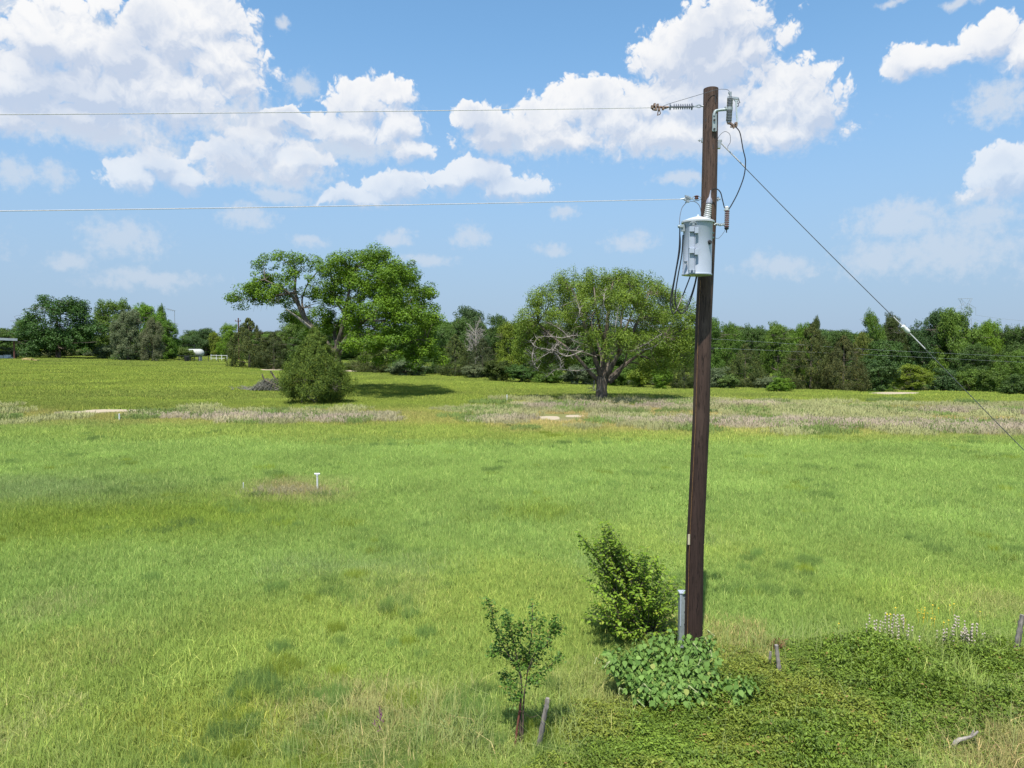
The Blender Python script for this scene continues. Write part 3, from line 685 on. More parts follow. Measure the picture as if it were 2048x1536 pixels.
for nm, f, seeds in (('B', unit_broadleaf, (101, 102, 103, 104, 105, 106)), ('C', unit_conifer, (111, 112, 113)), ('S', unit_bush, (121, 122, 123)), ('D', unit_dead, (131,))):
    KIND[nm] = []
    for sd_ in seeds:
        c_, mb_ = f(sd_); t_ = keep_mesh(mb_)
        if c_: c_.materials.append(M_leaf if nm in 'BS' else M_needle)
        t_.materials.append(M_bark if nm != 'D' else M_bark_pale); KIND[nm].append((c_, t_))
NAMES = {'B': ('broadleaf_tree', 'tree'), 'C': ('cedar_tree', 'tree'), 'S': ('shrub', 'shrub'), 'D': ('dead_tree', 'dead tree')}
G_DARK = (.080, .150, .030); G_MID = (.115, .205, .028); G_BRI = (.135, .255, .018); G_YEL = (.17, .235, .022); G_OLI = (.078, .108, .026); G_GRY = (.15, .195, .095); G_BLU = (.070, .135, .040)
def vary(c, k=.12):
    a = random.uniform(1-k, 1+k); return (c[0]*a*random.uniform(.95, 1.08), c[1]*a, c[2]*a)
cnt = [0]
def back_tree(kind, x0, x1, ytop, ybase, col, label, group, Y=None, thick=1.):
    xc = (x0+x1)/2
    if Y is None: g = ground(xc, ybase); Y = g.y
    d = ray(xc, 700); X = d[0]*Y/d[1]; z = float(terr(X, Y)); wd = at(x1, 700, Y).x-at(x0, 700, Y).x; h = at(xc, ytop, Y).z-z
    nm, cat = NAMES[kind]; e = empty(nm, (X, Y, z), label, cat, group, 0)
    c_, t_ = KIND[kind][cnt[0] % len(KIND[kind])]; cnt[0] += 1; rz = random.uniform(0, 6.28)
    for n_, me in (('crown', c_), ('trunk', t_)):
        if me is None: continue
        o = bpy.data.objects.new(n_ if kind != 'S' or n_ == 'crown' else 'stem', me); COL.objects.link(o); o.parent = e
        if n_ == 'crown' and kind == 'S': o.name = 'foliage'
        o.rotation_euler.z = rz; o.color = (*vary(col), 1)
    e.scale = (wd*1.02, wd*1.02*thick, h*1.03)
    return e
GL = 'trees at the left edge of the field'; GM = 'trees behind the two big trees'; GR_ = 'trees of the wood right of the pole'; GF = 'tree tops of the far row'
TREES = [
 # left group
 ('B',40,192,588,717,(.055,.128,.022),'huge round dark green tree, the biggest at the far left of the field',GL,None),
 ('B',26,80,640,716,G_MID,'small dull green tree touching the left side of the huge round dark tree',GL,142),
 ('S',-14,34,688,717,G_GRY,'pale green bush seen under the open shelter roof at the left edge',GL,None),
 ('B',-50,44,655,712,G_DARK,'dark low tree behind the open shelter at the left edge',GL,170),
 ('B',184,272,600,712,(.125,.225,.028),'mid green tree right beside the huge round dark tree',GL,150),
 ('B',258,335,608,712,G_BRI,'yellow green tree rising behind the vine-draped tree',GL,152),
 ('B',300,360,636,714,(.11,.21,.02),'bright green tree at the right end of the left clump',GL,146),
 ('B',312,338,608,690,G_MID,'narrow spiky tree top sticking up behind the right end of the left clump',GL,154),
 ('B',222,290,622,716,G_GRY,'tall grey-green vine-draped tree in front of the left clump',GL,137),
 ('B',282,328,636,716,(.14,.17,.085),'smaller grey-green vine-draped tree at the right of the taller draped one',GL,136),
 ('S',184,232,682,718,G_GRY,'pale rounded bush between the huge dark tree and the vine-draped tree',GL,None),
 ('S',222,300,700,720,(.10,.19,.04),'low wide leafy bush at the foot of the tall vine-draped tree',GL,None),
 ('S',296,358,697,720,(.10,.19,.03),'low bright bush at the foot of the smaller vine-draped tree',GL,None),
 ('S',357,392,689,716,(.13,.2,.04),'light green round bush beside the white tank',GL,142),
 ('B',350,420,662,712,G_DARK,'dark tree behind the light green bush near the white tank',GF,190),
 ('B',378,446,656,712,G_BLU,'dark blue-green round tree directly behind the white tank',GF,180),
 ('B',436,482,648,712,G_BRI,'fresh green tree just left of the distant red-brown pole',GF,165),
 ('B',416,446,664,712,G_YEL,'yellowish tree between the blue-green tree and the fresh green one',GF,175),
 # cedars left of the big tree
 ('C',452,545,640,736,G_OLI,'broad dark cedar with pointed top at the left end of the cedar clump',GM,None),
 ('C',505,590,668,738,(.065,.088,.025),'low dark cedar behind the grey brush pile',GM,None),
 ('B',548,640,625,738,G_MID,'green tree partly hidden behind the long left limb and the bushy cedar',GM,128),
 ('C',560,650,660,742,G_DARK,'dark cedar behind the top of the bushy cedar',GM,122),
 ('C',700,800,690,746,G_OLI,'dark cedar in the shade under the spreading tree',GM,None),
 ('C',775,870,690,749,G_DARK,'dark green cedar under the right half of the spreading tree',GM,None),
 ('S',770,850,718,748,G_GRY,'grey-green shrub below the low right branches of the spreading tree',GM,112),
 # between the two big trees
 ('B',868,952,634,750,G_DARK,'dark tree touching the right side of the spreading tree',GM,132),
 ('B',888,985,617,750,G_BLU,'tallest dark blue-green tree in the gap between the two big trees',GM,145),
 ('B',960,1030,629,756,G_DARK,'thin dark tree top just left of the domed tree',GM,150),
 ('C',876,945,672,753,G_OLI,'dark cedar under the tallest tree of the gap between the big trees',GM,None),
 ('D',926,976,648,756,G_GRY,'dead tree with bare grey twigs in the gap between the big trees',GM,124),
 ('C',930,1000,680,757,(.06,.085,.03),'blue-grey cedar in front of the dead tree',GM,112),
 ('S',920,972,722,757,G_GRY,'pale grey-green shrub at the field edge below the dead tree',GM,None),
 ('B',984,1062,648,762,G_YEL,'yellow green tree left of the domed tree',GM,112),
 ('S',966,1020,712,763,(.085,.125,.02),'olive bush at the field edge below the yellow green tree',GM,None),
 ('S',1012,1076,722,766,G_DARK,'dark green bush below the left edge of the domed tree',GM,None),
 ('S',1064,1130,718,768,G_MID,'mid green bush under the bare branches of the domed tree',GM,None),
 ('S',1118,1190,726,770,G_GRY,'greyish bush just left of the thick trunk',GM,None),
 ('B',1040,1150,668,768,G_MID,'green tree behind the bare branches of the domed tree',GM,110),
 ('B',1130,1260,672,772,G_DARK,'dark tree directly behind the thick trunk',GM,112),
 ('S',1200,1262,728,773,(.10,.18,.02),'bush just right of the thick trunk',GM,None),
 ('S',1250,1312,722,776,G_YEL,'yellow green bush right of the thick trunk, widest under the crown',GM,None),
 ('B',1252,1352,680,776,G_MID,'green tree behind the right half of the domed tree',GM,108),
 ('S',1302,1346,732,779,G_BRI,'fresh green bush left of the utility pole at the field edge',GM,None),
 ('C',1338,1400,700,778,G_OLI,'dark cedar whose right edge passes behind the utility pole',GM,None),
 # wood right of the pole
 ('B',1380,1450,640,774,G_MID,'green tree directly behind the utility pole',GR_,118),
 ('B',1428,1490,645,776,G_MID,'green tree just right of the utility pole',GR_,120),
 ('B',1475,1545,652,776,G_DARK,'dull dark green tree, second from the utility pole',GR_,126),
 ('B',1520,1592,646,776,G_MID,'tree with a green top left of the tallest dark cedar',GR_,122),
 ('B',1572,1640,643,776,G_BRI,'bright green tree top behind the tallest dark cedar',GR_,128),
 ('B',1610,1642,632,700,G_OLI,'small dark tree top standing above the wood over the tall cedar',GR_,132),
 ('C',1574,1672,650,781,(.075,.095,.024),'tallest dark olive cedar in the wood right of the pole',GR_,None),
 ('C',1640,1736,676,783,(.085,.10,.03),'wide grey-olive cedar beside the tallest cedar',GR_,None),
 ('C',1452,1530,690,778,G_OLI,'dark olive cedar between the utility pole and the bright round bush',GR_,None),
 ('S',1412,1468,724,778,G_GRY,'pale grey-green shrub at the foot of the wood right beside the pole',GR_,None),
 ('S',1436,1482,744,779,(.13,.21,.05),'small light shrub in front of the pale shrub beside the pole',GR_,None),
 ('S',1508,1556,746,780,G_GRY,'pale half of the pair of bushes left of the tall cedar',GR_,None),
 ('S',1534,1588,748,785,G_BRI,'bright green round bush standing out in the field left of the tall cedar',GR_,None),
 ('B',1640,1722,660,778,G_DARK,'low dark tree top behind the wide grey-olive cedar',GR_,138),
 ('B',1712,1772,625,780,G_MID,'first tall tree right of the cedars, crossed by the guy wire',GR_,122),
 ('B',1756,1814,628,780,(.085,.115,.03),'dull olive tall tree just left of the strain insulator',GR_,126),
 ('B',1700,1750,662,783,(.13,.17,.03),'thin yellowish tree at the left side of the tall right trees',GR_,115),
 ('B',1815,1900,618,782,G_BLU,'tall dark round tree below and left of the lattice tower',GR_,124),
 ('B',1866,1962,622,784,G_MID,'widest tall tree, in front of the lattice tower',GR_,120),
 ('B',1940,2015,640,784,G_BRI,'bright topped tree right of the lattice tower',GR_,124),
 ('B',2000,2075,650,786,G_DARK,'dark tree at the right edge of the photo',GR_,118),
 ('B',2060,2180,630,790,G_MID,'tree beyond the right edge of the wood',GR_,116),
 ('S',1722,1800,705,783,(.065,.13,.032),'dark blue-green bush below the first tall tree',GR_,None),
 ('B',1788,1868,728,784,G_YEL,'round yellow green small tree in front of the right wood',GR_,None),
 ('S',1862,1920,725,785,G_BLU,'dark bush right of the round yellow green small tree',GR_,None),
 ('B',1700,1830,680,782,G_DARK,'dark lower tree behind the dark blue-green bush',GR_,114),
 ('S',1908,1968,728,786,G_MID,'green bush under the widest tall tree',GR_,None),
 ('B',1900,1990,690,786,G_DARK,'dark lower tree under the lattice tower side of the wood',GR_,113),
 ('S',1958,2012,730,788,(.12,.20,.03),'lighter green bush near the right edge at the field margin',GR_,None),
 ('B',1985,2060,700,788,G_MID,'leafy lower tree at the right edge of the photo',GR_,111),
 ('S',2005,2066,738,791,G_DARK,'dark bush cut by the right edge of the photo',GR_,None),
]
for t in TREES: back_tree(t[0], t[1], t[2], t[3], t[4], t[5], t[6], t[7], t[8], .9 if t[0] == 'S' else .8)

# far wood: one mass behind the rows of trees
pts = []
for i in range(150):
    y = random.uniform(185, 300); x = random.uniform(-.85, .85)*y
    px, _ = project(x, y, 0.)
    pts.append((x, y, float(terr(x, y))))
pts = np.array(pts); n = len(pts); s = RNG.uniform(11, 17, n)
px, _ = project(pts[:, 0], pts[:, 1], 0)
toppy = np.interp(px, [-400, 100, 340, 470, 900, 1000, 1400, 1700, 2100, 2500], [655, 658, 662, 664, 640, 640, 655, 662, 655, 650])
hh = CAM_H+(690-toppy-RNG.uniform(0, 14, n))/F_PX*pts[:, 1]-pts[:, 2]; hh = np.maximum(hh, 5)
c_far = proto_collection('far_crown', [k[0].copy() for k in KIND['B']], [leaf_mat('far leaves', (.55, .60, .5), (1.35, 1.25, 1.3), None, trans=.3, tint=True)]*6)
for o_ in c_far.objects:
    while len(o_.data.materials) > 1: o_.data.materials.pop(index=0)
tt = np.array([vary(random.choice((G_DARK, G_MID, G_BLU, G_OLI))) for _ in range(n)])
scatter('far_woods', pts, np.stack((0*s, 0*s, RNG.uniform(0, 6.28, n)), -1), np.stack((s*1.3, s*1.3, hh*1.05), -1), RNG.integers(0, 6, n), tt, c_far, 'dark band of distant woodland behind the trees', 'woods')
# undergrowth along the foot of the wood
pts = []
for px_ in np.arange(-20, 2080, 7):
    yb = np.interp(px_, [0, 190, 360, 450, 600, 860, 1000, 1200, 1400, 1600, 2048], [714, 715, 716, 716, 738, 749, 758, 771, 777, 781, 788])
    if 395 < px_ < 455: continue
    g = ground(px_, yb-random.uniform(1, 4)); pts.append(tuple(g))
pts = np.array(pts); n = len(pts); s = RNG.uniform(1.6, 3.6, n)
c_und = proto_collection('undergrowth_clump', [k[0].copy() for k in KIND['S']], [leaf_mat('undergrowth leaves', (.55, .60, .5), (1.35, 1.25, 1.3), None, trans=.3, tint=True)]*3)
for o_ in c_und.objects:
    while len(o_.data.materials) > 1: o_.data.materials.pop(index=0)
tt = np.array([vary(random.choice((G_MID, G_GRY, G_YEL, (.12, .2, .05), (.2, .22, .09)))) for _ in range(n)])
scatter('undergrowth', pts, np.stack((0*s, 0*s, RNG.uniform(0, 6.28, n)), -1), np.stack((s, s, s*RNG.uniform(.35, .6, n)), -1), RNG.integers(0, 3, n), tt, c_und, 'low weeds and scrub along the foot of the trees', 'scrub')
# ================================================================== THE POLE AND WHAT HANGS ON IT
PB = ground(1387, 1324); YP = PB.y
def E(px, py, dy=0.): return at(px, py, YP+dy)
M_pole = None
def pole_mat():
    m, n, out = new_mat('creosoted pine')
    O = n.new('ShaderNodeTexCoord').outputs['Object']; v = n.vm('MULTIPLY', O, (1, 1, .055)); v2 = n.vm('MULTIPLY', O, (1, 1, .3))
    g = n.noise(v, 38, 6, .7); f = n.noise(v, 70, 4, .75); b_ = n.noise(v2, 3, 5, .6)
    sep = n.new('ShaderNodeSeparateXYZ'); n.put(sep.inputs[0], O)
    up = n.mr(sep.outputs[2], 2.5, 8)
    c = n.mix(up, (.045, .026, .021), (.112, .070, .052))
    c = n.mix(n.mr(g, .38, .62), c, n.mix(.5, c, (.02, .012, .01)))
    c = n.mix(n.mr(b_, .5, .72, 0, .6), c, n.mix(up, (.085, .050, .038), (.23, .165, .13)))
    crack = n.mr(f, .57, .64); blot = n.mr(n.noise(v2, 7, 4, .7), .58, .68)
    c = n.mix(n.m('MULTIPLY', crack, .75), c, (.012, .008, .007)); c = n.mix(n.m('MULTIPLY', blot, .6), c, (.02, .014, .013))
    b = n.new('ShaderNodeBsdfPrincipled'); n.put(b.inputs['Base Color'], c); b.inputs['Roughness'].default_value = .78; b.inputs['Specular IOR Level'].default_value = .25
    bn = n.new('ShaderNodeBump'); bn.inputs['Strength'].default_value = .9; bn.inputs['Distance'].default_value = .006
    n.put(bn.inputs['Height'], n.m('SUBTRACT', g, n.m('MULTIPLY', crack, .8))); n.L.new(bn.outputs[0], b.inputs['Normal'])
    n.L.new(b.outputs[0], out.inputs[0]); return m
M_pole = pole_mat()
M_tank = pbr('grey tank enamel', (.40, .44, .52), .42, 0, .03, 3, col2=(.36, .40, .47), spec=.5)
M_galv = pbr('galvanised steel', (.42, .45, .46), .45, .55, .12, 14)
M_galvp = pbr('pale weathered steel', (.36, .41, .41), .55, .3, .12, 10)
M_rust = pbr('rusty clamp metal', (.30, .20, .15), .7, .3, .2, 30)
M_dark = pbr('dark hardware', (.05, .05, .05), .5, .3, .2, 20)
M_cable = pbr('black insulated cable', (.018, .016, .017), .45, 0, .1, 10)
M_alum = pbr('aluminium strand', (.62, .60, .60), .45, .1, .1, 30)
M_wire = pbr('weathered strand', (.16, .16, .17), .5, .5, .15, 30)
M_poly = pbr('grey polymer', (.25, .26, .31), .5, 0, .08, 20)
M_porc = pbr('grey porcelain', (.22, .225, .235), .25, 0, .05, 10)
M_red = pbr('dark red polymer', (.16, .022, .025), .45, 0, .08, 10)
M_lid = pbr('pale lid enamel', (.56, .58, .60), .45, 0, .04, 4)
M_white = pbr('white plastic', (.70, .70, .68), .45, 0, .05, 10)
M_copper = pbr('copper wire', (.32, .16, .07), .55, .4, .2, 20)
CX = [(150, 1422.6), (178, 1421.8), (300, 1420), (423, 1417.5), (520, 1413), (640, 1407.2), (841, 1402), (1101, 1389.8), (1284, 1386.6), (1324, 1386)]
pole = empty('utility_pole', PB, 'tall dark brown wooden utility pole standing at the fence line', 'utility pole')
mb = MB(PB); P = []; rr = []
for py in list(range(178, 1325, 26))+[1324]:
    cx = float(np.interp(py, [c[0] for c in CX], [c[1] for c in CX])); p = E(cx, py); P.append(p); rr.append(float(np.interp(py, [178, 1324], [14.6, 17.9]))/F_PX*(YP*CT+(CAM_H-p.z)*ST))
P = [P[0]+Vector((0, 0, .006))]+P+[PB+Vector((0, 0, -.6))]; rr = [rr[0]-.012]+rr+[rr[-1]+.005]
mb.tube(P, rr, 28)
shaft = mb.build('shaft', M_pole, pole)
def on_pole(py, side, dy=0):
    cx = float(np.interp(py, [c[0] for c in CX], [c[1] for c in CX])); return E(cx+side, py, dy)
mb = MB(PB); P = []
for py in range(560, 1310, 30): P.append(on_pole(py, -10-(py-560)/750*2, -.105))
mb.tube([E(1427, 268, -.09), E(1429, 300, -.08), E(1427, 340, -.09), E(1425, 376, -.11)], .0035, 5); mb.tube(P, .0045, 5); tag(mb.build('ground_wire', M_copper, pole), 'thin copper wire stapled down the shaft')
mb = MB(PB); mb.box(on_pole(1079, -13, -.112), (.035, .008, .165)); mb.build('tag_plate', pbr('worn yellow tag', (.55, .47, .32), .6), pole, False, .002)
mb = MB(PB)
for (x, y) in ((1404, 281), (1435, 398)):
    mb.tube([E(x-8 if x < 1410 else x-3, y, 0), E(x+2 if x < 1410 else x+6, y, 0)], .008, 8); mb.box(E(x if x < 1410 else x+1, y, 0), (.01, .06, .06)); mb.lathe(E(x-6 if x < 1410 else x+4, y), (1, 0, 0), [(0, .017), (.014, .017)], 6)
mb.build_each('through_bolt', M_galv, pole)
mb = MB(PB)
for (x, y, h) in ((1430, 198, 14), (1427, 293, 8), (1412, 240, 6)): mb.box(on_pole(y, x-1421, -.112), (.012, .006, h/130))
mb.build_each('knot_hole', M_dark, pole, False)

# transformer
TY = -.365
tb, tt_ = E(1393.5, 551, TY), E(1396, 441, TY); ax = (tt_-tb); H_ = ax.length; rb = 28.7/F_PX*(YP+TY)*1.0
tf = empty('pole_transformer', tb, 'light grey cylindrical transformer can hanging on the front of the utility pole', 'transformer')
mb = MB(tb); mb.lathe(tb, ax, [(0, rb-.02), (.004, rb+.006), (.018, rb+.006), (.022, rb-.002), (.03, rb-.006), (H_-.06, rb-.004), (H_-.05, rb+.002), (H_-.012, rb+.002), (H_-.005, rb-.01)], 48); mb.build('tank', M_tank, tf)
mb = MB(tb); rl = rb*1.115; mb.lathe(tb+ax.normalized()*(H_-.028), ax, [(0, rl-.012), (-.012, rl-.002), (-.012, rl+.001), (.012, rl+.002), (.02, rl-.012), (.052, rl*.62), (.082, rl*.2), (.088, .02), (.112, .014), (.118, .004)], 48); mb.build('lid', M_lid, tf)
bs, be = E(1413.5, 440, TY+.10), E(1421.5, 381, TY+.16); bd = be-bs; Lb = bd.length
mb = MB(tb); pr = [(-.03, .055)]
for k in range(7):
    h = .02+k*.032; r_ = .058-.002*k; pr += [(h, r_-.016), (h+.006, r_), (h+.015, r_-.002), (h+.018, r_-.016)]
pr += [(.02+7*.032, .036)]; mb.lathe(bs, bd, pr, 24); bu = mb.build('bushing', pbr('pale glazed sheds', (.62, .62, .60), .3), tf)
mb = MB(tb); mb.lathe(bs, bd, [(.25, .046), (.30, .044), (.325, .034), (.35, .018), (Lb-.05, .012), (Lb, .009)], 20); mb.build('bushing_cap', M_poly, bu)
fr = rb+.012
def on_tank(px, py, out=0.):            # a spot on the tank's front wall
    dx = (px-1394.5)/F_PX*(YP+TY); q = math.sqrt(max(0, rb*rb-dx*dx)); return E(px, py, TY-q-out)
def hanger(py0, py1, name='hanger_bracket'):
    mb = MB(tb); w = .085; a = on_tank(1384, py0, .012); b = on_tank(1383, py1, .012); h = a.z-b.z; c = (a+b)/2
    mb.box(c, (w*.9, .016, h)); mb.box(c+Vector((-w/2, -.012, 0)), (.010, .04, h)); mb.box(c+Vector((w/2, -.012, 0)), (.010, .04, h))
    mb.box(a+Vector((.055, -.028, -.04)), (.055, .055, .085)); mb.box(a+Vector((-.01, -.022, -.02)), (.07, .035, .075))
    for s in (-1, 1): mb.box(b+Vector((s*w*.32, -.015, -.012)), (.022, .03, .05))
    mb.build(name, M_tank, tf, False, .003)
hanger(456, 497); hanger(499, 541)
mb = MB(tb); c = on_tank(1386, 448, .015); mb.tube(curve([c+Vector((-.05, 0, -.01)), c+Vector((-.03, -.015, .02)), c+Vector((.03, -.015, .02)), c+Vector((.05, 0, -.01))], 4), .010, 8); mb.box(c+Vector((0, -.01, -.01)), (.03, .04, .03)); mb.build('lid_clamp', M_galv, tf)
mb = MB(tb); c = on_tank(1416.5, 485, 0); mb.lathe(c, (.25, -1, 0), [(0, .040), (.01, .042), (.02, .030), (.03, .036), (.04, .030), (.055, .022), (.07, .02)], 16); mb.tube([c+Vector((.01, -.06, 0)), c+Vector((.04, -.07, -.02))], .008, 6); mb.build('low_voltage_bushing', M_dark, tf)
mb = MB(tb); c = on_tank(1414, 502, .004); mb.box(c, (.035, .004, .115), Vector((0, 0, 1)).rotation_difference(Vector((0, 0, 1)))); mb.build('sticker', pbr('faded yellow sticker', (.58, .62, .45), .6, 0, .3, 40), tf, False)
mb = MB(tb); c = on_tank(1416.5, 514.5, .006); mb.box(c, (.02, .004, .018)); mb.build('green_mark', pbr('green mark', (.05, .42, .20), .6), tf, False)
mb = MB(tb); c = on_tank(1370.5, 525, .01); mb.lathe(c, (0, -1, 0), [(0, .018), (.03, .018), (.033, .012)], 12); mb.box(c+Vector((0, -.02, .018)), (.05, .05, .012)); mb.build('drain_plug', M_tank, tf)
mb = MB(tb)
for y in (466, 475.5): c = E(1423.5, y, TY); mb.lathe(c, (1, 0, 0), [(0, .016), (.03, .016), (.034, .010)], 8)
mb.build_each('side_stud', M_galvp, tf)
mb = MB(tb); c = E(1366, 456, TY-.05); mb.box(c, (.05, .04, .10)); mb.box(c+Vector((-.03, -.01, .02)), (.05, .05, .03)); c = E(1360, 451, TY-.05); mb.lathe(c+Vector((-.03, 0, -.015)), (1, 0, 0), [(0, .02), (.03, .024), (.06, .02)], 10); mb.build('lifting_lug', M_galvp, tf)
mb = MB(tb)
for y in (470, 530): mb.box(E(1402, y, -.150), (.10, .11, .05))
mb.build_each('mounting_arm', M_galv, tf, False)

# lightning arrester
a0 = E(1453.2, 456, -.20); la = empty('lightning_arrester', a0, 'small dark red and white ribbed arrester right of the transformer', 'arrester')
mb = MB(a0); pr = [(.0, .018)]
for k in range(9): h = .012+k*.0285; pr += [(h, .022), (h+.003, .036), (h+.009, .036), (h+.012, .022)]
mb.lathe(a0, (.02, 0, 1), pr+[(.27, .02)], 20); mb.build('housing', M_red, la)
mb = MB(a0)
for k in range(9): h = .012+k*.0285; mb.lathe(a0+Vector((0, 0, h+.0125)), (0, 0, 1), [(0, .029), (.002, .0375), (.005, .0375), (.007, .029)], 20)
mb.build('sheds', M_white, la)
mb = MB(a0); t0 = E(1453.4, 421, -.20); mb.lathe(t0, (0, 0, 1), [(0, .040), (.012, .042), (.016, .022), (.03, .030), (.05, .030), (.062, .016), (.066, .004)], 20); mb.build('top_cap', M_white, la)
mb = MB(a0); mb.lathe(a0+Vector((0, 0, -.03)), (0, 0, 1), [(0, .008), (.012, .030), (.03, .036), (.036, .03)], 12); mb.tube([a0, a0+Vector((0, 0, -.07))], .008, 6); mb.build('base', M_dark, la)
mb = MB(a0); b_ = E(1428, 450, -.20); mb.tube(curve([b_, E(1434, 447, -.20), E(1440, 451, -.2), E(1447, 449, -.2), E(1453, 452, -.2)], 3), .012, 8)
for k in range(5): mb.lathe(E(1433+k*3.5, 449, -.2), (1, 0, 0), [(0, .02), (.012, .02)], 6)
mb.build('bracket', M_galvp, la)

# fuse cutout
c0 = E(1459, 218, -.12); fc = empty('fuse_cutout', c0, 'grey ribbed fuse cutout on a steel bracket at the pole top', 'fuse cutout')
ib, it = E(1457.5, 246, -.12), E(1460.5, 192, -.12); ad = it-ib; LL = ad.length
mb = MB(c0); pr = [(0, .03), (.02, .034)]; h = .03
while h < LL-.05:
    if not (.45*LL < h < .58*LL): pr += [(h, .030), (h+.004, .044), (h+.010, .044), (h+.013, .030)]
    h += .0225
pr.append((LL-.01, .03)); mb.lathe(ib, ad, pr, 20); ins = mb.build('insulator', M_porc, fc)
mb = MB(c0); mb.lathe(ib+ad*.455, ad, [(0, .04), (.004, .046), (.045, .046), (.05, .04)], 20); mb.build('band', M_galvp, ins)
mb = MB(c0); m0 = E(1452, 219, -.12); mb.tube(curve([E(1455, 218.5, -.12), m0, E(1437, 220.5, -.12), E(1430, 223, -.13), E(1427.5, 232, -.135)], 4), .021, 8)
pl0, pl1 = E(1428.5, 228, -.135), E(1428.5, 263, -.135); mb.box((pl0+pl1)/2, (.055, .015, (pl0-pl1).length)); mb.box((pl0+pl1)/2+Vector((-.028, -.012, 0)), (.008, .03, (pl0-pl1).length)); mb.box((pl0+pl1)/2+Vector((.028, -.012, 0)), (.008, .03, (pl0-pl1).length))
mb.lathe(E(1450, 217, -.12), (1, .1, 0), [(0, .03), (.012, .03)], 8); mb.build('bracket', M_galvp, fc, True)
mb = MB(c0)
for y in (240, 258): mb.lathe(E(1428.5, y, -.15), (0, -1, 0), [(0, .016), (.012, .016)], 6)
mb.build_each('bolt', M_dark, fc)
mb = MB(c0); ta = E(1455, 194.5, -.12); tb2 = E(1476, 197, -.14); mb.box((ta+tb2)/2, ((tb2-ta).length, .03, .03), Vector((1, 0, 0)).rotation_difference((tb2-ta).normalized()))
mb.tube([E(1461, 194, -.12), E(1460.5, 184, -.12)], .018, 8); mb.box(E(1460, 186, -.12), (.045, .03, .03)); mb.tube(curve([tb2, E(1478, 200, -.14), E(1472, 203, -.14), E(1467, 197, -.13)], 3), .010, 6); mb.tube([tb2, E(1477, 196, -.15)], .014, 6); mb.build('top_contact', M_galv, fc)
mb = MB(c0); mb.tube([E(1472, 200, -.14), E(1474.5, 248, -.14)], .012, 10); fh = mb.build('fuse_tube', pbr('pale fuse tube', (.55, .62, .62), .4), fc)
mb = MB(c0); mb.tube(curve([E(1473, 205, -.14), E(1477, 208, -.15), E(1476, 213, -.15), E(1472.5, 210, -.14)], 3), .005, 6); mb.tube(curve([E(1477, 200, -.14), E(1480, 205, -.14), E(1476, 206, -.14)], 3), .005, 6); mb.build('pull_ring', M_dark, fh)
mb = MB(c0); mb.box(E(1459, 246, -.12), (.05, .05, .03)); mb.tube([E(1459, 247, -.12), E(1468, 251, -.13), E(1473, 254, -.14)], .017, 8); mb.box(E(1466, 252, -.13), (.06, .05, .035)); mb.box(E(1472, 249, -.14), (.035, .035, .06))
for (x, y) in ((1462, 254), (1467, 256), (1470, 247), (1464, 249)): mb.lathe(E(x, y, -.15), (0, -1, 0), [(0, .014), (.02, .014)], 6)
mb.build('hinge', M_rust, fc)

# dead-end insulators
i0 = E(1405, 212.5, 0)
di = empty('dead_end_insulator', i0, 'grey ribbed rod insulator holding the upper wire left of the pole top', 'insulator')
s_, e_ = E(1385, 213, 0), E(1339, 213.5, 0); dv = e_-s_; Li = dv.length
mb = MB(i0); pr = [(-.02, .012), (0, .014), (.005, .052), (.014, .052), (.018, .016)]; n_ = 9
for k in range(n_-1):
    h = .02+(Li-.05)*(k+.6)/n_; pr += [(h, .016), (h+.004, .042), (h+.009, .042), (h+.013, .016)]
pr += [(Li-.02, .016), (Li-.015, .050), (Li-.006, .050), (Li, .016), (Li+.02, .012)]; mb.lathe(s_, dv, pr, 20); mb.build('sheds', M_poly, di)
mb = MB(i0); mb.tube([E(1408, 212.5, 0), E(1402, 212.5, 0)], .012, 8)
for k in (-1, 1): mb.tube(curve([E(1403, 212.5, .01*k), E(1398, 209.5, .02*k), E(1393, 211.5, .01*k), E(1387, 213, 0)], 3), .009, 6); mb.tube(curve([E(1403, 212.5, .01*k), E(1398, 215, .02*k), E(1393, 213.5, .01*k), E(1387, 213, 0)], 3), .009, 6)
mb.build('clevis', M_galv, di)
mb = MB(i0); mb.tube([E(1339, 213.5, 0), E(1330, 215.5, 0), E(1320, 214, 0), E(1305, 215.5, 0)], [.012, .022, .018, .010], 8)
for (x, y) in ((1309, 210), (1315, 211), (1312, 218), (1304, 214), (1326, 217), (1318, 219)): mb.box(E(x, y, -.01), (.03, .05, .04))
mb.tube([E(1317, 218, 0), E(1315, 231, 0)], .008, 6); mb.tube(curve([E(1318, 219, 0), E(1321, 227, 0), E(1316, 230, 0), E(1316, 225, 0)], 3), .007, 6); mb.tube(curve([E(1303, 212, 0), E(1306, 219, 0), E(1314, 220, 0)], 3), .014, 6); mb.build('strain_clamp', M_rust, di)
j0 = E(1403, 396, 0); sp = empty('spool_insulator', j0, 'small spool insulator and clamp holding the lower wire above the transformer', 'insulator')
mb = MB(j0); mb.lathe(E(1393, 399, 0), (0, 0, 1), [(0, .02), (.012, .036), (.03, .022), (.048, .036), (.06, .02)], 16); mb.build('spool', pbr('brown glazed spool', (.12, .05, .04), .3), sp)
mb = MB(j0)
for k in (-1, 1): mb.tube(curve([E(1404, 396.5, 0), E(1396, 396.5-4.5*k, 0), E(1389, 396.5-4.5*k, 0), E(1384, 396.8, 0)], 3), .006, 6)
mb.tube([E(1408, 396.3, 0), E(1402, 396.3, 0)], .010, 6); mb.build('shackle', M_galv, sp)
mb = MB(j0); mb.tube([E(1385, 397, 0), E(1378, 398, 0), E(1370, 397, 0), E(1360, 398.5, 0)], [.008, .016, .014, .006], 8)
for (x, y) in ((1372, 393), (1376, 394), (1380, 396), (1374, 402), (1370, 399), (1377, 403)): mb.box(E(x, y, -.01), (.026, .04, .03))
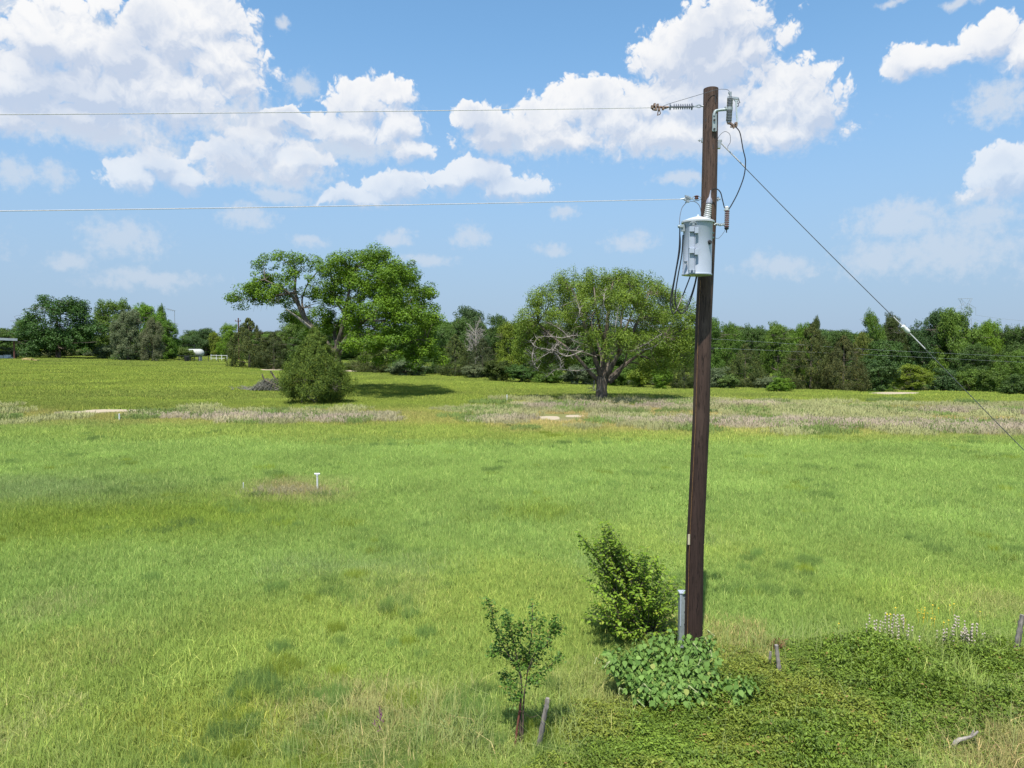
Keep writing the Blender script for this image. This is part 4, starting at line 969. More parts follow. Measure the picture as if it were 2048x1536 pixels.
mb.tube([E(1374, 400, 0), E(1371.5, 406, 0)], .012, 6); mb.tube([E(1372, 397, 0), E(1370, 390, 0)], .006, 6); mb.build('clamp', M_galv, sp)

# wires
def line_wire(name, p0, p1, label, sag=.7, span=60, r=.0062):
    d = (p1-p0); d.z = 0; d.normalize(); P = []
    s1 = (Vector((p1.x, p1.y, 0))-Vector((p0.x, p0.y, 0))).length; k = (p0.z-p1.z)/(4*sag*(s1/span)*(1-s1/span))
    for i in range(61):
        s = span*i/60; P.append(p0+d*s+Vector((0, 0, -k*4*sag*(s/span)*(1-s/span))))
    mb = MB(p0); mb.tube(P, [r*(.9+.35*min(1, i/10.)) for i in range(61)], 6); return tag(mb.build(name, M_alum), label, 'power line', 'overhead wires of the pole')
line_wire('power_line', E(1306, 215.3), at(0, 229, YP-.5), 'upper overhead wire running left from the pole top')
line_wire('power_line', E(1361, 398.4), at(0, 422, YP-.5), 'lower overhead wire running left from above the transformer')
def cable(name, pts, r, mat, label, cat='cable', n=6, group='jumper cables on the pole', split=5):
    P = curve([E(*p) for p in pts], split); mb = MB(P[0]); mb.tube(P, r, n); return tag(mb.build(name, mat), label, cat, group)
cable('jumper_wire', [(1322, 214, 0), (1340, 207, -.06), (1370, 198, -.12), (1407, 187, -.14), (1432, 179.5, -.14), (1448, 178.5, -.13), (1456, 180, -.12), (1460, 185, -.12)], .0035, M_wire, 'thin wire arching from the upper clamp across the pole top', 'wire')
cable('jumper_cable', [(1472, 254, -.14), (1480, 266, -.14), (1486, 298, -.14), (1491, 322, -.15), (1488, 352, -.16), (1476, 385, -.18), (1463, 410, -.2), (1457, 419, -.2)], .0085, M_cable, 'long black cable looping from the fuse cutout down to the arrester')
cable('jumper_cable', [(1449, 416, -.2), (1445, 400, -.2), (1441, 385, -.2), (1434, 378, -.2), (1427, 378, -.2), (1422, 382, -.2)], .0085, M_cable, 'short black cable arching from the arrester to the transformer bushing')
cable('bonding_wire', [(1434, 281, 0), (1440, 270, 0), (1450, 263, 0), (1459, 268, 0), (1461, 278, 0), (1460, 286, 0), (1456, 292, 0), (1455.5, 298, 0)], .0035, M_wire, 'thin wire loop beside the top of the guy wire', 'wire')
cable('service_cable', [(1360, 452, TY-.02), (1358, 500, TY-.02), (1350, 550, TY-.02), (1342.5, 590, TY), (1341.5, 612, TY), (1346, 627, TY), (1353, 620, TY), (1363, 597, TY+.1), (1372, 575, TY+.2), (1381, 551, -.16), (1384, 540, -.15)], .0095, M_cable, 'outermost black cable loop hanging left of the transformer')
cable('service_cable', [(1366, 470, TY-.02), (1363.5, 510, TY-.02), (1356, 552, TY), (1351, 585, TY), (1351, 606, TY), (1356, 622, TY), (1366, 626, TY), (1376, 612, TY+.1), (1386, 585, TY+.2), (1394, 552, -.16), (1396, 540, -.15)], .0095, M_cable, 'inner black cable loop hanging below the transformer')
cable('service_cable', [(1359, 454, TY), (1360.5, 495, TY), (1352, 545, TY), (1345, 590, TY), (1346, 612, TY), (1356, 620, TY), (1369, 616, TY+.05), (1380, 596, TY+.15), (1389, 568, TY+.2), (1393, 548, -.16)], .007, M_cable, 'thinner dark cable between the two hanging loops')
cable('neutral_wire', [(1371.5, 406, 0), (1364, 416, -.1), (1360, 432, -.25), (1359, 448, TY)], .005, M_wire, 'thin wire dropping from the lower clamp to the transformer lug', 'wire')
cable('neutral_wire', [(1379, 402, 0), (1391, 404, -.05), (1399, 412, -.1), (1402, 425, -.12), (1402, 440, -.14)], .005, M_wire, 'thin wire curving from the lower clamp to the pole side', 'wire')
cable('ground_lead', [(1451, 459, -.2), (1446, 467, -.2), (1439, 475, -.22), (1434, 477, -.25), (1426, 473, TY)], .003, M_wire, 'thin wire from the arrester foot to the transformer side', 'wire')
cable('ground_lead', [(1403, 407, -.13), (1411, 401, -.15), (1416, 402, -.18)], .004, M_cable, 'short dark wire at the foot of the transformer bushing', 'wire')
g0 = E(1438, 282, 0); dg = (E(2048, 897, 0)-g0); g1 = g0+dg*((g0.z+.05)/(-dg.z))
gw = empty('guy_wire', g0, 'long taut guy wire slanting from the pole down to the right', 'guy wire')
def gp(px): t = (E(px, 282+(px-1438)*(615/610.), 0).x-g0.x)/dg.x; return g0+dg*t
mb = MB(g0); n_ = 20; mb.tube([g0+(gp(1806)-g0)*(i/n_)+Vector((0, 0, -.02*math.sin(PI*i/n_))) for i in range(n_+1)], .0062, 6); mb.tube([gp(1817)+(g1-gp(1817))*(i/n_)+Vector((0, 0, -.03*math.sin(PI*i/n_))) for i in range(n_+1)], .0062, 6); mb.build_each('strand', M_wire, gw)
mb = MB(g0); mb.tube([gp(1439), gp(1492)], .0105, 6); mb.tube([gp(1818), gp(1850)], .010, 6); mb.tube([gp(1787), gp(1806)], .010, 6); mb.build_each('grip', M_alum, gw)
mb = MB(g0); d_ = dg.normalized(); o_ = gp(1804); mb.lathe(o_, d_, [(0, .012), (.01, .030), (.03, .034), (.05, .028), (.07, .034), (.13, .034), (.15, .028), (.165, .012)], 14); tag(mb.build('strain_insulator', M_white, gw), 'white strain insulator in the guy wire')
mb = MB(g0); mb.box(E(1437.5, 290, 0), (.05, .06, .11)); mb.box(E(1439.5, 281.5, 0), (.06, .04, .03)); mb.build('attachment', M_galv, gw, False, .004)

# grey metal pedestal behind the pole foot
q = ground(1363, 1310); q.y = YP+.12; q.x = at(1363.5, 1250, q.y).x; q.z = 0; ztop = at(1363, 1184, q.y).z
mp = empty('meter_pedestal', q, 'light grey steel service pedestal standing just left of the pole foot', 'pedestal')
mb = MB(q); mb.box(q+Vector((0, 0, ztop/2-.05)), (.10, .12, ztop+.08)); mb.build('housing', M_galvp, mp, False, .004)
mb = MB(q); mb.box(q+Vector((0, 0, ztop)), (.115, .14, .022)); mb.box(q+Vector((-.035, -.062, ztop-.28)), (.016, .012, .5)); mb.build('cap', M_tank, mp, False, .003)
mb = MB(q)
for z in (.08, .3, .5): mb.lathe(q+Vector((.03, -.06, ztop-z)), (0, -1, 0), [(0, .010), (.008, .010)], 6)
mb.build_each('bolt', M_dark, mp)
# ================================================================== FOREGROUND PLANTS
def leaves7(C, Nn, T, size, aspect, r, fold=.12):
    n = len(C); Nn = Nn/np.linalg.norm(Nn, axis=1, keepdims=True); T = T-Nn*np.sum(T*Nn, 1, keepdims=True); T /= np.linalg.norm(T, axis=1, keepdims=True)+1e-9
    B = np.cross(Nn, T); s = (size*(.55+.8*r.uniform(0, 1, n)))[:, None]; a = aspect
    m0 = C; m1 = C+T*s*.45-Nn*s*fold; m2 = C+T*s-Nn*s*.18
    l1 = C+T*s*.12+B*s*a*.40; l2 = C+T*s*.50+B*s*a*.42; r1 = C+T*s*.12-B*s*a*.40; r2 = C+T*s*.50-B*s*a*.42
    V = np.stack((m0, m1, m2, l1, l2, r1, r2), 1).reshape(-1, 3); b = np.arange(n)[:, None]*7
    return V, np.concatenate((b+np.array([[0, 1, 4, 3]]), b+np.array([[0, 5, 6, 1]]), b+np.array([[1, 6, 2, 4]])), 0)
def leaf_mesh(name, C, Nn, T, size, aspect, seed, mat, parent, fold=.12):
    r = np.random.default_rng(seed); V, Fq = leaves7(np.array(C), np.array(Nn), np.array(T), size, aspect, r, fold); n = len(C)
    return link(name, np_mesh(name, V, Fq, {'v': np.repeat(r.beta(1.6, 1.6, n), 7), 'w': np.repeat(r.uniform(0, 1, n), 7)}), mat, parent)
def in_poly(x, y, P):
    c = False; j = len(P)-1
    for i in range(len(P)):
        if (P[i][1] > y) != (P[j][1] > y) and x < (P[j][0]-P[i][0])*(y-P[i][1])/(P[j][1]-P[i][1])+P[i][0]: c = not c
        j = i
    return c
M_shrub = leaf_mat('shrub leaves', (.10, .185, .016), (.265, .39, .038), (.30, .36, .05), trans=.3, alt_amt=.10)
M_big = leaf_mat('soft broad leaves', (.080, .170, .028), (.235, .37, .085), (.34, .38, .10), trans=.28, alt_amt=.05, rough=.6)
M_sap = leaf_mat('sapling leaves', (.045, .105, .015), (.12, .23, .03), (.28, .26, .06), trans=.25, alt_amt=.08)
def stems_and_leaves(o, mb, base_pts, ends, leaf_r, spacing, rng, start=.3, r0=.012, bend=.25, C=None, Nn=None, T=None, spread=.05):
    for e in ends:
        b = rng.choice(base_pts); e = Vector(e); m = b.lerp(e, .5)+Vector((rng.uniform(-.08, .08), rng.uniform(-.08, .08), (e-b).length*bend*.3))
        m.x += (b.x-e.x)*.12; P = curve([b, m, e], 8); mb.tube(P, lerp_list(r0, .0018, len(P)), 4, False)
        L = sum((P[i+1]-P[i]).length for i in range(len(P)-1)); k = int(L*(1-start)/spacing)
        for i in range(k):
            t = start+(1-start)*(i+rng.random())/k; f = t*(len(P)-1); q = P[int(f)].lerp(P[min(int(f)+1, len(P)-1)], f % 1); d = (P[min(int(f)+1, len(P)-1)]-P[max(int(f)-1, 0)]).normalized()
            sd_ = 1 if i % 2 else -1; side = d.cross(Vector((0, 0, 1))); side = side.normalized() if side.length > .1 else Vector((1, 0, 0)); side.rotate(__import__('mathutils').Quaternion(d, rng.uniform(-1.2, 1.2)))
            q = q+Vector((rng.gauss(0, spread), rng.gauss(0, spread), rng.gauss(0, spread)))
            C.append(tuple(q-o)); T.append(tuple(side*sd_*.8+d*.6+Vector((0, 0, -.25)))); Nn.append(tuple(Vector((rng.gauss(0, .45), rng.gauss(0, .45), 1))+d*.2))
rng = random.Random(3)
# arching shrub behind the pole foot
sb = ground(1272, 1292); sb.y += .1
POLY = [(1152,1062),(1178,1080),(1196,1066),(1206,1036),(1222,1052),(1240,1086),(1262,1100),(1290,1092),(1316,1112),(1336,1146),(1352,1166),(1368,1200),(1366,1262),(1330,1288),(1240,1284),(1200,1252),(1176,1228),(1190,1196),(1172,1170),(1168,1140),(1186,1120),(1168,1098)]
sh = empty('arching_shrub', sb, 'tall leafy shrub with arching shoots, left of the pole foot', 'shrub')
ends = []
while len(ends) < 245:
    x, y = rng.uniform(1150, 1370), rng.uniform(1035, 1290)
    if in_poly(x, y, POLY) and (rng.random() < .45 or not in_poly(1268+(x-1268)*1.3, 1190+(y-1190)*1.3, POLY)):
        w = .25+.75*min(1, (y-1030)/150.); ends.append(at(1270+(x-1268)*1.10, y-4, sb.y+rng.uniform(-.75, .6)*w))
ends += [at(x, y, sb.y+rng.uniform(-.3, .2)) for x, y in ((1212,1037),(1216,1046),(1208,1058),(1156,1064),(1166,1078),(1240,1085),(1228,1070),(1296,1096),(1312,1112),(1350,1166),(1160,1236),(1366,1202),(1260,1100),(1182,1130),(1190,1100)) for _ in range(2)]
C_, N_, T_ = [], [], []; mb = MB(sb)
stems_and_leaves(sb, mb, [sb+Vector((rng.uniform(-.25, .3), rng.uniform(-.2, .2), -.02)) for _ in range(14)], ends, .05, .026, rng, .32, .010, .3, C_, N_, T_, .018)
mb.build('stems', M_bark, sh); leaf_mesh('foliage', C_, N_, T_, .066, .62, 5, M_shrub, sh)
# broad-leaved plant in front of the pole
pb = ground(1318, 1410); pl = empty('broad_leaved_plant', pb, 'mounded plant with broad pale green drooping leaves in front of the pole foot', 'plant')
POLY = [(1196,1330),(1205,1300),(1240,1282),(1290,1270),(1345,1262),(1400,1272),(1438,1268),(1446,1300),(1440,1350),(1450,1400),(1400,1432),(1330,1430),(1270,1410),(1225,1372)]
POLY2 = [(1440,1380),(1470,1350),(1500,1362),(1500,1395),(1480,1425),(1450,1420)]
C_, N_, T_ = [], [], []; mb = MB(pb); SPK = MB(pb)
for poly, num, y0, bb in ((POLY, 290, pb.y, pb), (POLY2, 34, pb.y+.05, ground(1475, 1425))):
    xs = [p[0] for p in poly]; ys_ = [p[1] for p in poly]; xm = sum(xs)/len(xs); k = 0; hw = (max(xs)-min(xs))/2
    while k < num:
        x, y = rng.uniform(min(xs), max(xs)), rng.uniform(min(ys_)-8, max(ys_))
        if not in_poly(x, y+6, poly): continue
        k += 1; u = (x-xm)/hw; v = (y-min(ys_))/(max(ys_)-min(ys_)); dep = math.sqrt(max(0, 1-u*u*.8))*.75*(v-.45)*1.3   # the mound swells towards the viewer lower down
        p = at(x, y, y0-dep+rng.uniform(-.08, .22)); p.z = max(p.z, .10); b0_ = bb+Vector((rng.uniform(-.25, .25), rng.uniform(-.1, .15), 0))
        P = curve([b0_, b0_.lerp(p, .55)+Vector((0, 0, .14)), p], 6); mb.tube(P, lerp_list(.007, .003, len(P)), 5, False); d = (P[-1]-P[-4]).normalized(); ph = rng.uniform(0, 6.3); vig = rng.uniform(.75, 1.15)
        for i in range(13):                      # leaves stand out from the shoot in turn and hang at the tip
            q = P[-1]-d*(.012+.030*i*vig); a = ph+i*2.4; o_ = Vector((math.cos(a), math.sin(a), 0)); C_.append(tuple(q+o_*.03-pb)); T_.append(tuple(o_+Vector((u*.25, -.15, -.55+rng.gauss(0, .25))))); N_.append(tuple(o_*.55+Vector((rng.gauss(0, .2), -.15+rng.gauss(0, .3), .6))))
        if k % 13 == 0:
            P = curve([p, p+Vector((rng.uniform(-.05, .05), -.03, .05)), p+Vector((rng.uniform(-.12, .12), -.07, -.02))], 4); SPK.tube(P, [.008+.004*math.sin(i*1.7) for i in range(len(P))], 6, True, .3)
mb.build('stems', leaf_mat('green stems', (.10, .16, .04), (.10, .16, .04)), pl); leaf_mesh('foliage', C_, N_, T_, .076, .88, 6, M_big, pl)
SPK.build_each('flower_spike', pbr('pale tan spikes', (.36, .40, .17), .8, 0, .2, 60), pl)
# sapling
def Z8(zx, zy, Y): return at(900+zx/4.197, 1170+zy/4.197, Y)
ab = ground(1036, 1500); sp = empty('sapling', ab, 'thin young tree with two stems and sparse leaves at the bottom of the field', 'sapling')
mb = MB(ab); C_, N_, T_ = [], [], []
TW = [([(612,1370),(608,1250),(615,1050),(625,900),(640,820)], .017, 0), ([(598,1330),(588,1180),(592,1000),(602,900),(598,800)], .020, 0),
 ([(598,800),(570,700),(520,630),(440,560),(350,520)], .009, 1), ([(520,630),(440,500),(400,400),(360,300),(350,200),(300,110)], .006, 1), ([(600,780),(560,600),(530,450),(500,330),(480,240)], .008, 1),
 ([(640,820),(660,650),(680,450),(690,300),(692,150)], .009, 1), ([(640,820),(700,760),(800,720),(880,640),(940,590)], .006, 1), ([(660,700),(720,560),(800,520),(840,420),(900,370),(945,350)], .006, 1),
 ([(595,830),(520,800),(470,780),(440,730)], .005, 1), ([(590,880),(540,850),(455,870)], .004, 1), ([(690,500),(750,380),(780,270)], .004, 1), ([(640,820),(700,800),(740,810)], .004, 1), ([(570,600),(600,420),(620,300)], .004, 1),
 ([(560,640),(470,480),(420,400)], .004, 1), ([(680,600),(740,500),(760,420)], .004, 1), ([(840,420),(870,330),(900,260)], .003, 1), ([(590,720),(640,640),(620,520)], .004, 1), ([(440,560),(370,560),(330,560)], .003, 1), ([(650,740),(700,640),(740,600)], .004, 1), ([(570,700),(600,600),(650,560)], .004, 1),
 ([(590,960),(560,940),(550,950)], .003, 1), ([(620,1060),(680,1110),(770,1070),(800,990),(860,960)], .003, 0), ([(500,380),(460,330),(480,210)], .003, 1), ([(530,450),(590,380),(560,310)], .003, 1)]
for j, (pts, r0, lf) in enumerate(TW):
    dd = 0 if j < 2 else (j*37 % 11-5)*.045; P = curve([Z8(x, y, ab.y+dd*i/(len(pts)-1)) for i, (x, y) in enumerate(pts)], 6); mb.tube(P, lerp_list(r0, r0*.35+.001, len(P)), 6, False, .1)
    if lf:
        for i in range(len(P)*8):
            f = rng.uniform(.22, 1)*(len(P)-1); q = P[int(f)]+Vector((rng.gauss(0, .035), rng.gauss(0, .05), rng.gauss(0, .035))); C_.append(tuple(q-ab)); N_.append((rng.gauss(0, .6), rng.gauss(0, .6), .8)); T_.append((rng.gauss(0, 1), rng.gauss(0, 1), rng.gauss(-.1, .5)))
mb.tube([ab+Vector((.03, 0, -.05)), Z8(612, 1370, ab.y)], .018, 6); mb.tube([ab+Vector((-.01, 0, -.05)), Z8(598, 1330, ab.y)], .02, 6)
mb.build('trunk', pbr('dark thin bark', (.12, .085, .06), .9, 0, .2, 20), sp); leaf_mesh('foliage', C_, N_, T_, .038, .7, 8, M_sap, sp)
mb = MB(ab); P = [Z8(x, y, ab.y-.04) for x, y in ((542, 1400), (560, 1230), (580, 1080), (590, 990))]; mb.tube(curve(P, 4), lerp_list(.014, .012, 13), 7, True, .15); mb.tube([Z8(580, 1080, ab.y-.04), Z8(588, 1060, ab.y-.06)], .018, 6)
tag(mb.build('steel_stake', pbr('red rusty steel', (.22, .07, .045), .85, 0, .25, 20)), 'red-brown rusty stake leaning against the sapling stems', 'stake')
# fence posts
M_post = pbr('silvery weathered post', (.33, .29, .26), .9, 0, .3, 9, .9, 40, (1, 1, .12), spec=.1)
def post(pts, rad, label, px_base, lean=0):
    b = ground(*px_base); P = [at(x, y, b.y) for x, y in pts]; P = curve(P, 4); P = [Vector((b.x, b.y, -.1))]+P; mb = MB(b)
    mb.tube(P, [rad*1.05]+[rad*(1+.14*math.sin(i*2.3))*(1-.25*i/len(P)) for i in range(len(P)-1)], 10, True, .12)
    o = mb.build('fence_post', M_post); tag(o, label, 'fence post', 'old wooden fence posts'); return o
post([(1074,1512),(1080,1480),(1087,1440),(1093,1412),(1095,1396)], .034, 'leaning silver-grey fence post right of the sapling', (1074, 1512))
post([(1560,1357),(1557,1330),(1555,1312),(1553,1290)], .033, 'short knotty fence post standing in the vines right of the pole', (1560, 1357))
post([(1539,1330),(1540,1316),(1541,1303)], .022, 'thin stub of a post just left of the short knotty post', (1537, 1345))
post([(2032,1302),(2037,1275),(2041,1250),(2046,1230)], .045, 'fence post at the right edge of the photo', (2030, 1312))
s0 = ground(1912, 1496); mb = MB(s0); P = curve([at(x, y, s0.y+dy-.12)+Vector((0, 0, .02)) for x, y, dy in ((1906,1497,0),(1916,1484,-.02),(1930,1480,-.03),(1945,1475,-.02),(1956,1466,0))], 4); mb.tube(P, [.030-.0012*i for i in range(len(P))], 8, True, .15); mb.tube([P[11], P[11]+Vector((.03, 0, .08))], [.015, .008], 6)
tag(mb.build('fallen_branch', M_bark_pale), 'bare pale broken branch lying on the vines in the bottom right corner', 'branch')
# vines
def vine_patch(n, rad, h, seed, size=.05):
    r = np.random.default_rng(seed); q = rad*np.sqrt(r.uniform(0, 1, n)); a = r.uniform(0, 2*PI, n); x, y = q*np.cos(a), q*np.sin(a)
    hill = h*(.25+.9*vnoise(x*4+seed, y*4+7, seed))*(1-.5*(q/rad)**2); z = hill*r.uniform(.25, 1, n)**.6
    C = np.stack((x, y, z), -1); Nn = np.stack((r.normal(0, .5, n), r.normal(0, .5, n), np.ones(n)), -1); T = r.normal(0, 1, (n, 3)); T[:, 2] = T[:, 2]*.4+.25
    V, Fq = leaves7(C, Nn, T, size, .42, r, .08); cl = vnoise(x*6+3, y*6, seed+5)
    return np_mesh('v', V, Fq, {'v': np.repeat(np.clip(.4*cl+.6*r.uniform(0, 1, n), 0, 1), 7), 'w': np.repeat(np.clip(.55*r.uniform(0, 1, n)+.5*cl, 0, 1), 7)})
M_vine = leaf_mat('creeper leaves', (.036, .066, .010), (.180, .245, .036), (.20, .13, .05), trans=.22, alt_amt=.09, tint=True)
c_vine = proto_collection('vine_patch', [vine_patch(3600, .62, .26, 200+i, .043) for i in range(5)], M_vine)
pts = []
for y in np.arange(6.2, 13.2, .30):
    for x in np.arange(-1, 12, .30): pts.append((x+RNG.uniform(-.15, .15), y+RNG.uniform(-.15, .15)))
pts = np.array(pts); px, py = project(pts[:, 0], pts[:, 1], 0*pts[:, 0]); vz = vine_zone(px, py); k = RNG.uniform(0, 1, len(pts)) < vz*1.1; pts = pts[k]; n = len(pts); vz = vz[k]
s = RNG.uniform(.75, 1.15, n); hgt = (.15+2.5*fbm(pts[:, 0]*1.2, pts[:, 1]*1.2, 55, 3)**2)*np.clip(vz, .4, 1)
nz = fbm(pts[:, 0]*1.3, pts[:, 1]*1.3, 61, 3)[:, None]; tint = np.array((1.25, 1.3, 1.1))*(.75+.6*nz)*RNG.uniform(.88, 1.12, (n, 1)); br = sstep((fbm(pts[:, 0]*1.1, pts[:, 1]*1.1, 67, 3)-.56)*9)[:, None]; tint = tint*(1-br)+np.array((1.75, 1.45, 1.4))*br
scatter('creeping_vines', np.stack((pts[:, 0], pts[:, 1], terr(pts[:, 0], pts[:, 1])-.02), -1), np.stack((0*s, 0*s, RNG.uniform(0, 6.28, n)), -1), np.stack((s, s, s*hgt), -1), RNG.integers(0, 5, n), tint, c_vine, 'dense bank of small-leaved creepers covering the lower right corner', 'vines')
# long pale grass stalks, dry weeds and wildflowers along the fence line
def stalk_thing(name, px, py, n, h, rad, mat, label, cat, head=None, hmat=None, lean=.3, r=.003, seed=0, headr=.009, group=None):
    rg = random.Random(seed); b = ground(px, py); big = n >= 60; mb = MB(b); each = []
    e = None if big else empty(name, b, label, cat, group)
    for k in range(n):
        s = b+Vector((rg.gauss(0, rad), rg.gauss(0, rad*.5), -.02)); hh = h*rg.uniform(.45, 1.15); t = s+Vector((rg.gauss(0, lean)*hh, rg.gauss(0, lean)*hh, hh)); P = curve([s, s.lerp(t, .55)+Vector((0, 0, hh*.07)), t], 3); mb.tube(P, lerp_list(r, r*.5, len(P)), 4, False)
        hb = mb if big else MB(b); each.append(hb)
        if head == 'whorl':
            for j in range(rg.randint(2, 4)):
                c = P[-1]-Vector((0, 0, j*.055)); hb.tube([P[-1]-Vector((0, 0, .22)), P[-1]], .003, 4); hb.lathe(c, (rg.uniform(-.2, .2), rg.uniform(-.2, .2), 1), [(0, .004), (.006, headr*1.5), (.014, headr*1.7), (.024, headr*.7), (.03, .004)], 7)
        elif head == 'tuft':
            for j in range(5): q = P[-1]+Vector((rg.gauss(0, .02), rg.gauss(0, .02), -.03*j)); hb.tube([q, q+Vector((rg.gauss(0, .03), rg.gauss(0, .03), .04))], [.006, .002], 4)
    o_ = mb.build(name if big else 'stems', mat, e)
    if big: return tag(o_, label, cat, kind='stuff')
    for h_ in each: h_.build('flower_head' if head == 'whorl' else 'seed_head', hmat, e)
    return e
M_stalk = pbr('straw stalks', (.38, .34, .18), .85); M_gst = pbr('green stalks', (.16, .22, .06), .8); M_redw = pbr('rusty dry weed', (.26, .12, .06), .9, 0, .2, 30); M_cream = pbr('cream florets', (.50, .42, .34), .8, 0, .15, 60)
stalk_thing('wildflower_clump', 1780, 1292, 34, .46, .17, M_gst, 'cream flowering clump left of the other one at the top of the vine bank', 'flowers', 'whorl', M_cream, .12, seed=1, group='cream wildflowers')
stalk_thing('wildflower_clump', 1916, 1296, 40, .42, .20, M_gst, 'cream flowering clump nearest the right fence post', 'flowers', 'whorl', M_cream, .12, seed=2, group='cream wildflowers')
stalk_thing('dry_weed', 1557, 1305, 26, .22, .05, M_redw, 'rusty red dead weed behind the short knotty fence post', 'weed', 'tuft', M_redw, .3, seed=3)
stalk_thing('dry_weed', 1676, 1306, 16, .16, .06, M_redw, 'small brown dead weed at the top edge of the vine bank', 'weed', 'tuft', M_redw, .3, seed=4)
stalk_thing('dry_weed', 1700, 1500, 18, .16, .06, M_redw, 'orange brown dead weed low in the vine bank', 'weed', 'tuft', M_redw, .3, seed=5)
stalk_thing('tall_weed', 930, 1500, 20, .42, .16, M_gst, 'dark thin-stemmed weed left of the sapling at the bottom edge', 'weed', 'tuft', M_gst, .2, seed=6)
stalk_thing('purple_flower', 755, 1490, 3, .45, .03, M_gst, 'small purple flower spike in the grass near the bottom edge', 'flower', 'tuft', pbr('purple petals', (.22, .04, .16), .7), .08, seed=7)
yb = MB(); pts = []
for k in range(26):
    g = ground(rng.gauss(1850, 55), rng.uniform(1240, 1276)); yb.lathe(g+Vector((0, 0, rng.uniform(.2, .32))), (rng.uniform(-.3, .3), rng.uniform(-.3, .3), 1), [(0, .003), (.004, .016), (.008, .014)], 7); yb.tube([g, g+Vector((0, 0, .25))], .002, 3)
tag(yb.build('yellow_flowers', pbr('yellow petals', (.75, .52, .03), .7)), 'scattered tiny yellow flowers above the vine bank', 'flowers', kind='stuff')
M_gl = leaf_mat('long stalk grass', (.17, .25, .05), (.36, .40, .14), None, trans=.3, upn=.5)
V, Fq, A = blades(3600, 1, .38, .006, .9, .45, seed=300, tip=.3)
r = np.random.default_rng(8); nb = 3600
px_ = np.where(r.uniform(0, 1, nb) < .5, 1160-np.abs(r.normal(0, 300, nb)), r.uniform(1440, 2048, nb)); py_ = np.where(px_ < 1300, 1536-np.abs(r.normal(0, 55, nb)), np.where(r.uniform(0, 1, nb) < .6, r.normal(1303, 12, nb), r.uniform(1300, 1560, nb)))
rx = (px_-1024)/F_PX; ry = -(py_-768)/F_PX; dy = CT+ry*ST; dz = -ST+ry*CT; tt2 = CAM_H/-dz; gx = rx*tt2; gy = dy*tt2
cent = V.reshape(nb, 6, 3); cent = cent-((cent[:, 0:1]+cent[:, 1:2])/2)*np.array((1, 1, 0))+np.stack((gx, gy, 0*gx), -1)[:, None]
inv = (vine_zone(px_, py_) > .5); cent[:, :, 2] += np.where(inv, .05, 0)[:, None]
keepb = ~(inv & (r.uniform(0, 1, nb) < .72)) & ~((np.abs(px_-1040) < 75) & (r.uniform(0, 1, nb) < .8)); cent = cent[keepb]; m_ = len(cent); V = cent.reshape(-1, 3); b_ = np.arange(m_)[:, None]*6; Fq = np.concatenate((b_+np.array([[0, 1, 3, 2]]), b_+np.array([[2, 3, 5, 4]])), 0)
tag(link('long_grass', np_mesh('long_grass', V, Fq, {'v': np.repeat(r.uniform(0, 1, m_), 6)}), M_gl), 'long pale grass stalks along the bottom edge and the old fence line', 'grass', kind='stuff')

# ================================================================== THINGS OUT IN THE FIELD
def pipe(px, py0, py1, w, label, tee=False, group='white marker pipes'):
    b = ground(px, py1); t = at(px, py0, b.y); r_ = w/2/F_PX*b.y; h = t.z-b.z; e = empty('marker_pipe', b, label, 'pipe', group); mb = MB(b); mb.tube([b+Vector((0, 0, -.1)), b+Vector((0, 0, h))], r_, 12); mb.build('pipe', M_white, e)
    mb = MB(b)
    if tee: mb.tube([b+Vector((-r_*3, 0, h)), b+Vector((r_*3, 0, h))], r_*1.15, 12); mb.lathe(b+Vector((0, 0, h-.06)), (0, 0, 1), [(0, r_*1.25), (.06, r_*1.25)], 12)
    else: mb.lathe(b+Vector((0, 0, h-.03)), (0, 0, 1), [(0, r_*1.15), (.03, r_*1.2), (.05, r_*.7)], 12)
    mb.build('fitting', M_white, e)
pipe(635, 948, 984, 3.6, 'white upright pipe with a T fitting in the dry weedy patch', True)
pipe(239, 828, 843, 2.8, 'white pipe stub in front of the weedy strip at the left')
pipe(1014, 790, 803, 2.4, 'small pale pipe in the grass between the two big trees')
pipe(487, 966, 984, 1.6, 'thin pale stake at the left end of the dry weedy patch')
pipe(1869, 771, 782, 3.4, 'white marker at the foot of the wood right of the sandy path')
pipe(1761, 766, 780, 1.8, 'thin pale post at the left end of the sandy path')
# weeds round the T-topped pipe
stalk_thing('weed_patch', 575, 992, 300, .30, .62, M_stalk, 'tan patch of dry weeds around the T-topped white pipe', 'weeds', 'tuft', M_stalk, .35, .006, seed=11)
stalk_thing('weed_patch', 512, 1000, 60, .26, .16, M_gst, 'dark green weeds at the left end of the dry weedy patch', 'weeds', 'tuft', M_gst, .35, .008, seed=12)
stalk_thing('weed_patch', 645, 997, 90, .24, .3, M_gst, 'green weeds at the foot of the T-topped white pipe', 'weeds', 'tuft', M_gst, .35, .007, seed=13)
# brush pile beside the cedar
b = ground(540, 783); k_ = b.y/F_PX; bp = empty('brush_pile', b, 'grey heap of cut branches beside the lone bushy cedar', 'brush pile'); mb = MB(b); rg = random.Random(5)
for k in range(330):
    u = rg.uniform(-1, 1); x = b.x+u*34*k_+rg.gauss(0, .15); hh = (1-u*u)*26*k_*rg.uniform(.3, 1)+.1; s = Vector((x-rg.uniform(.2, .9), b.y+rg.uniform(-.8, .8), b.z+rg.uniform(0, .25))); e_ = Vector((x+rg.uniform(.1, 1.), b.y+rg.uniform(-.8, .8), b.z+hh*rg.uniform(.2, 1)))
    mb.tube(curve([s, Vector(((s.x+e_.x)/2, s.y, b.z+hh)), e_], 3), lerp_list(rg.uniform(.015, .04), .008, 7), 4, False)
mb.build('branches', pbr('grey dead sticks', (.30, .28, .23), .95, 0, .2, 8), bp)
mb = MB(b)
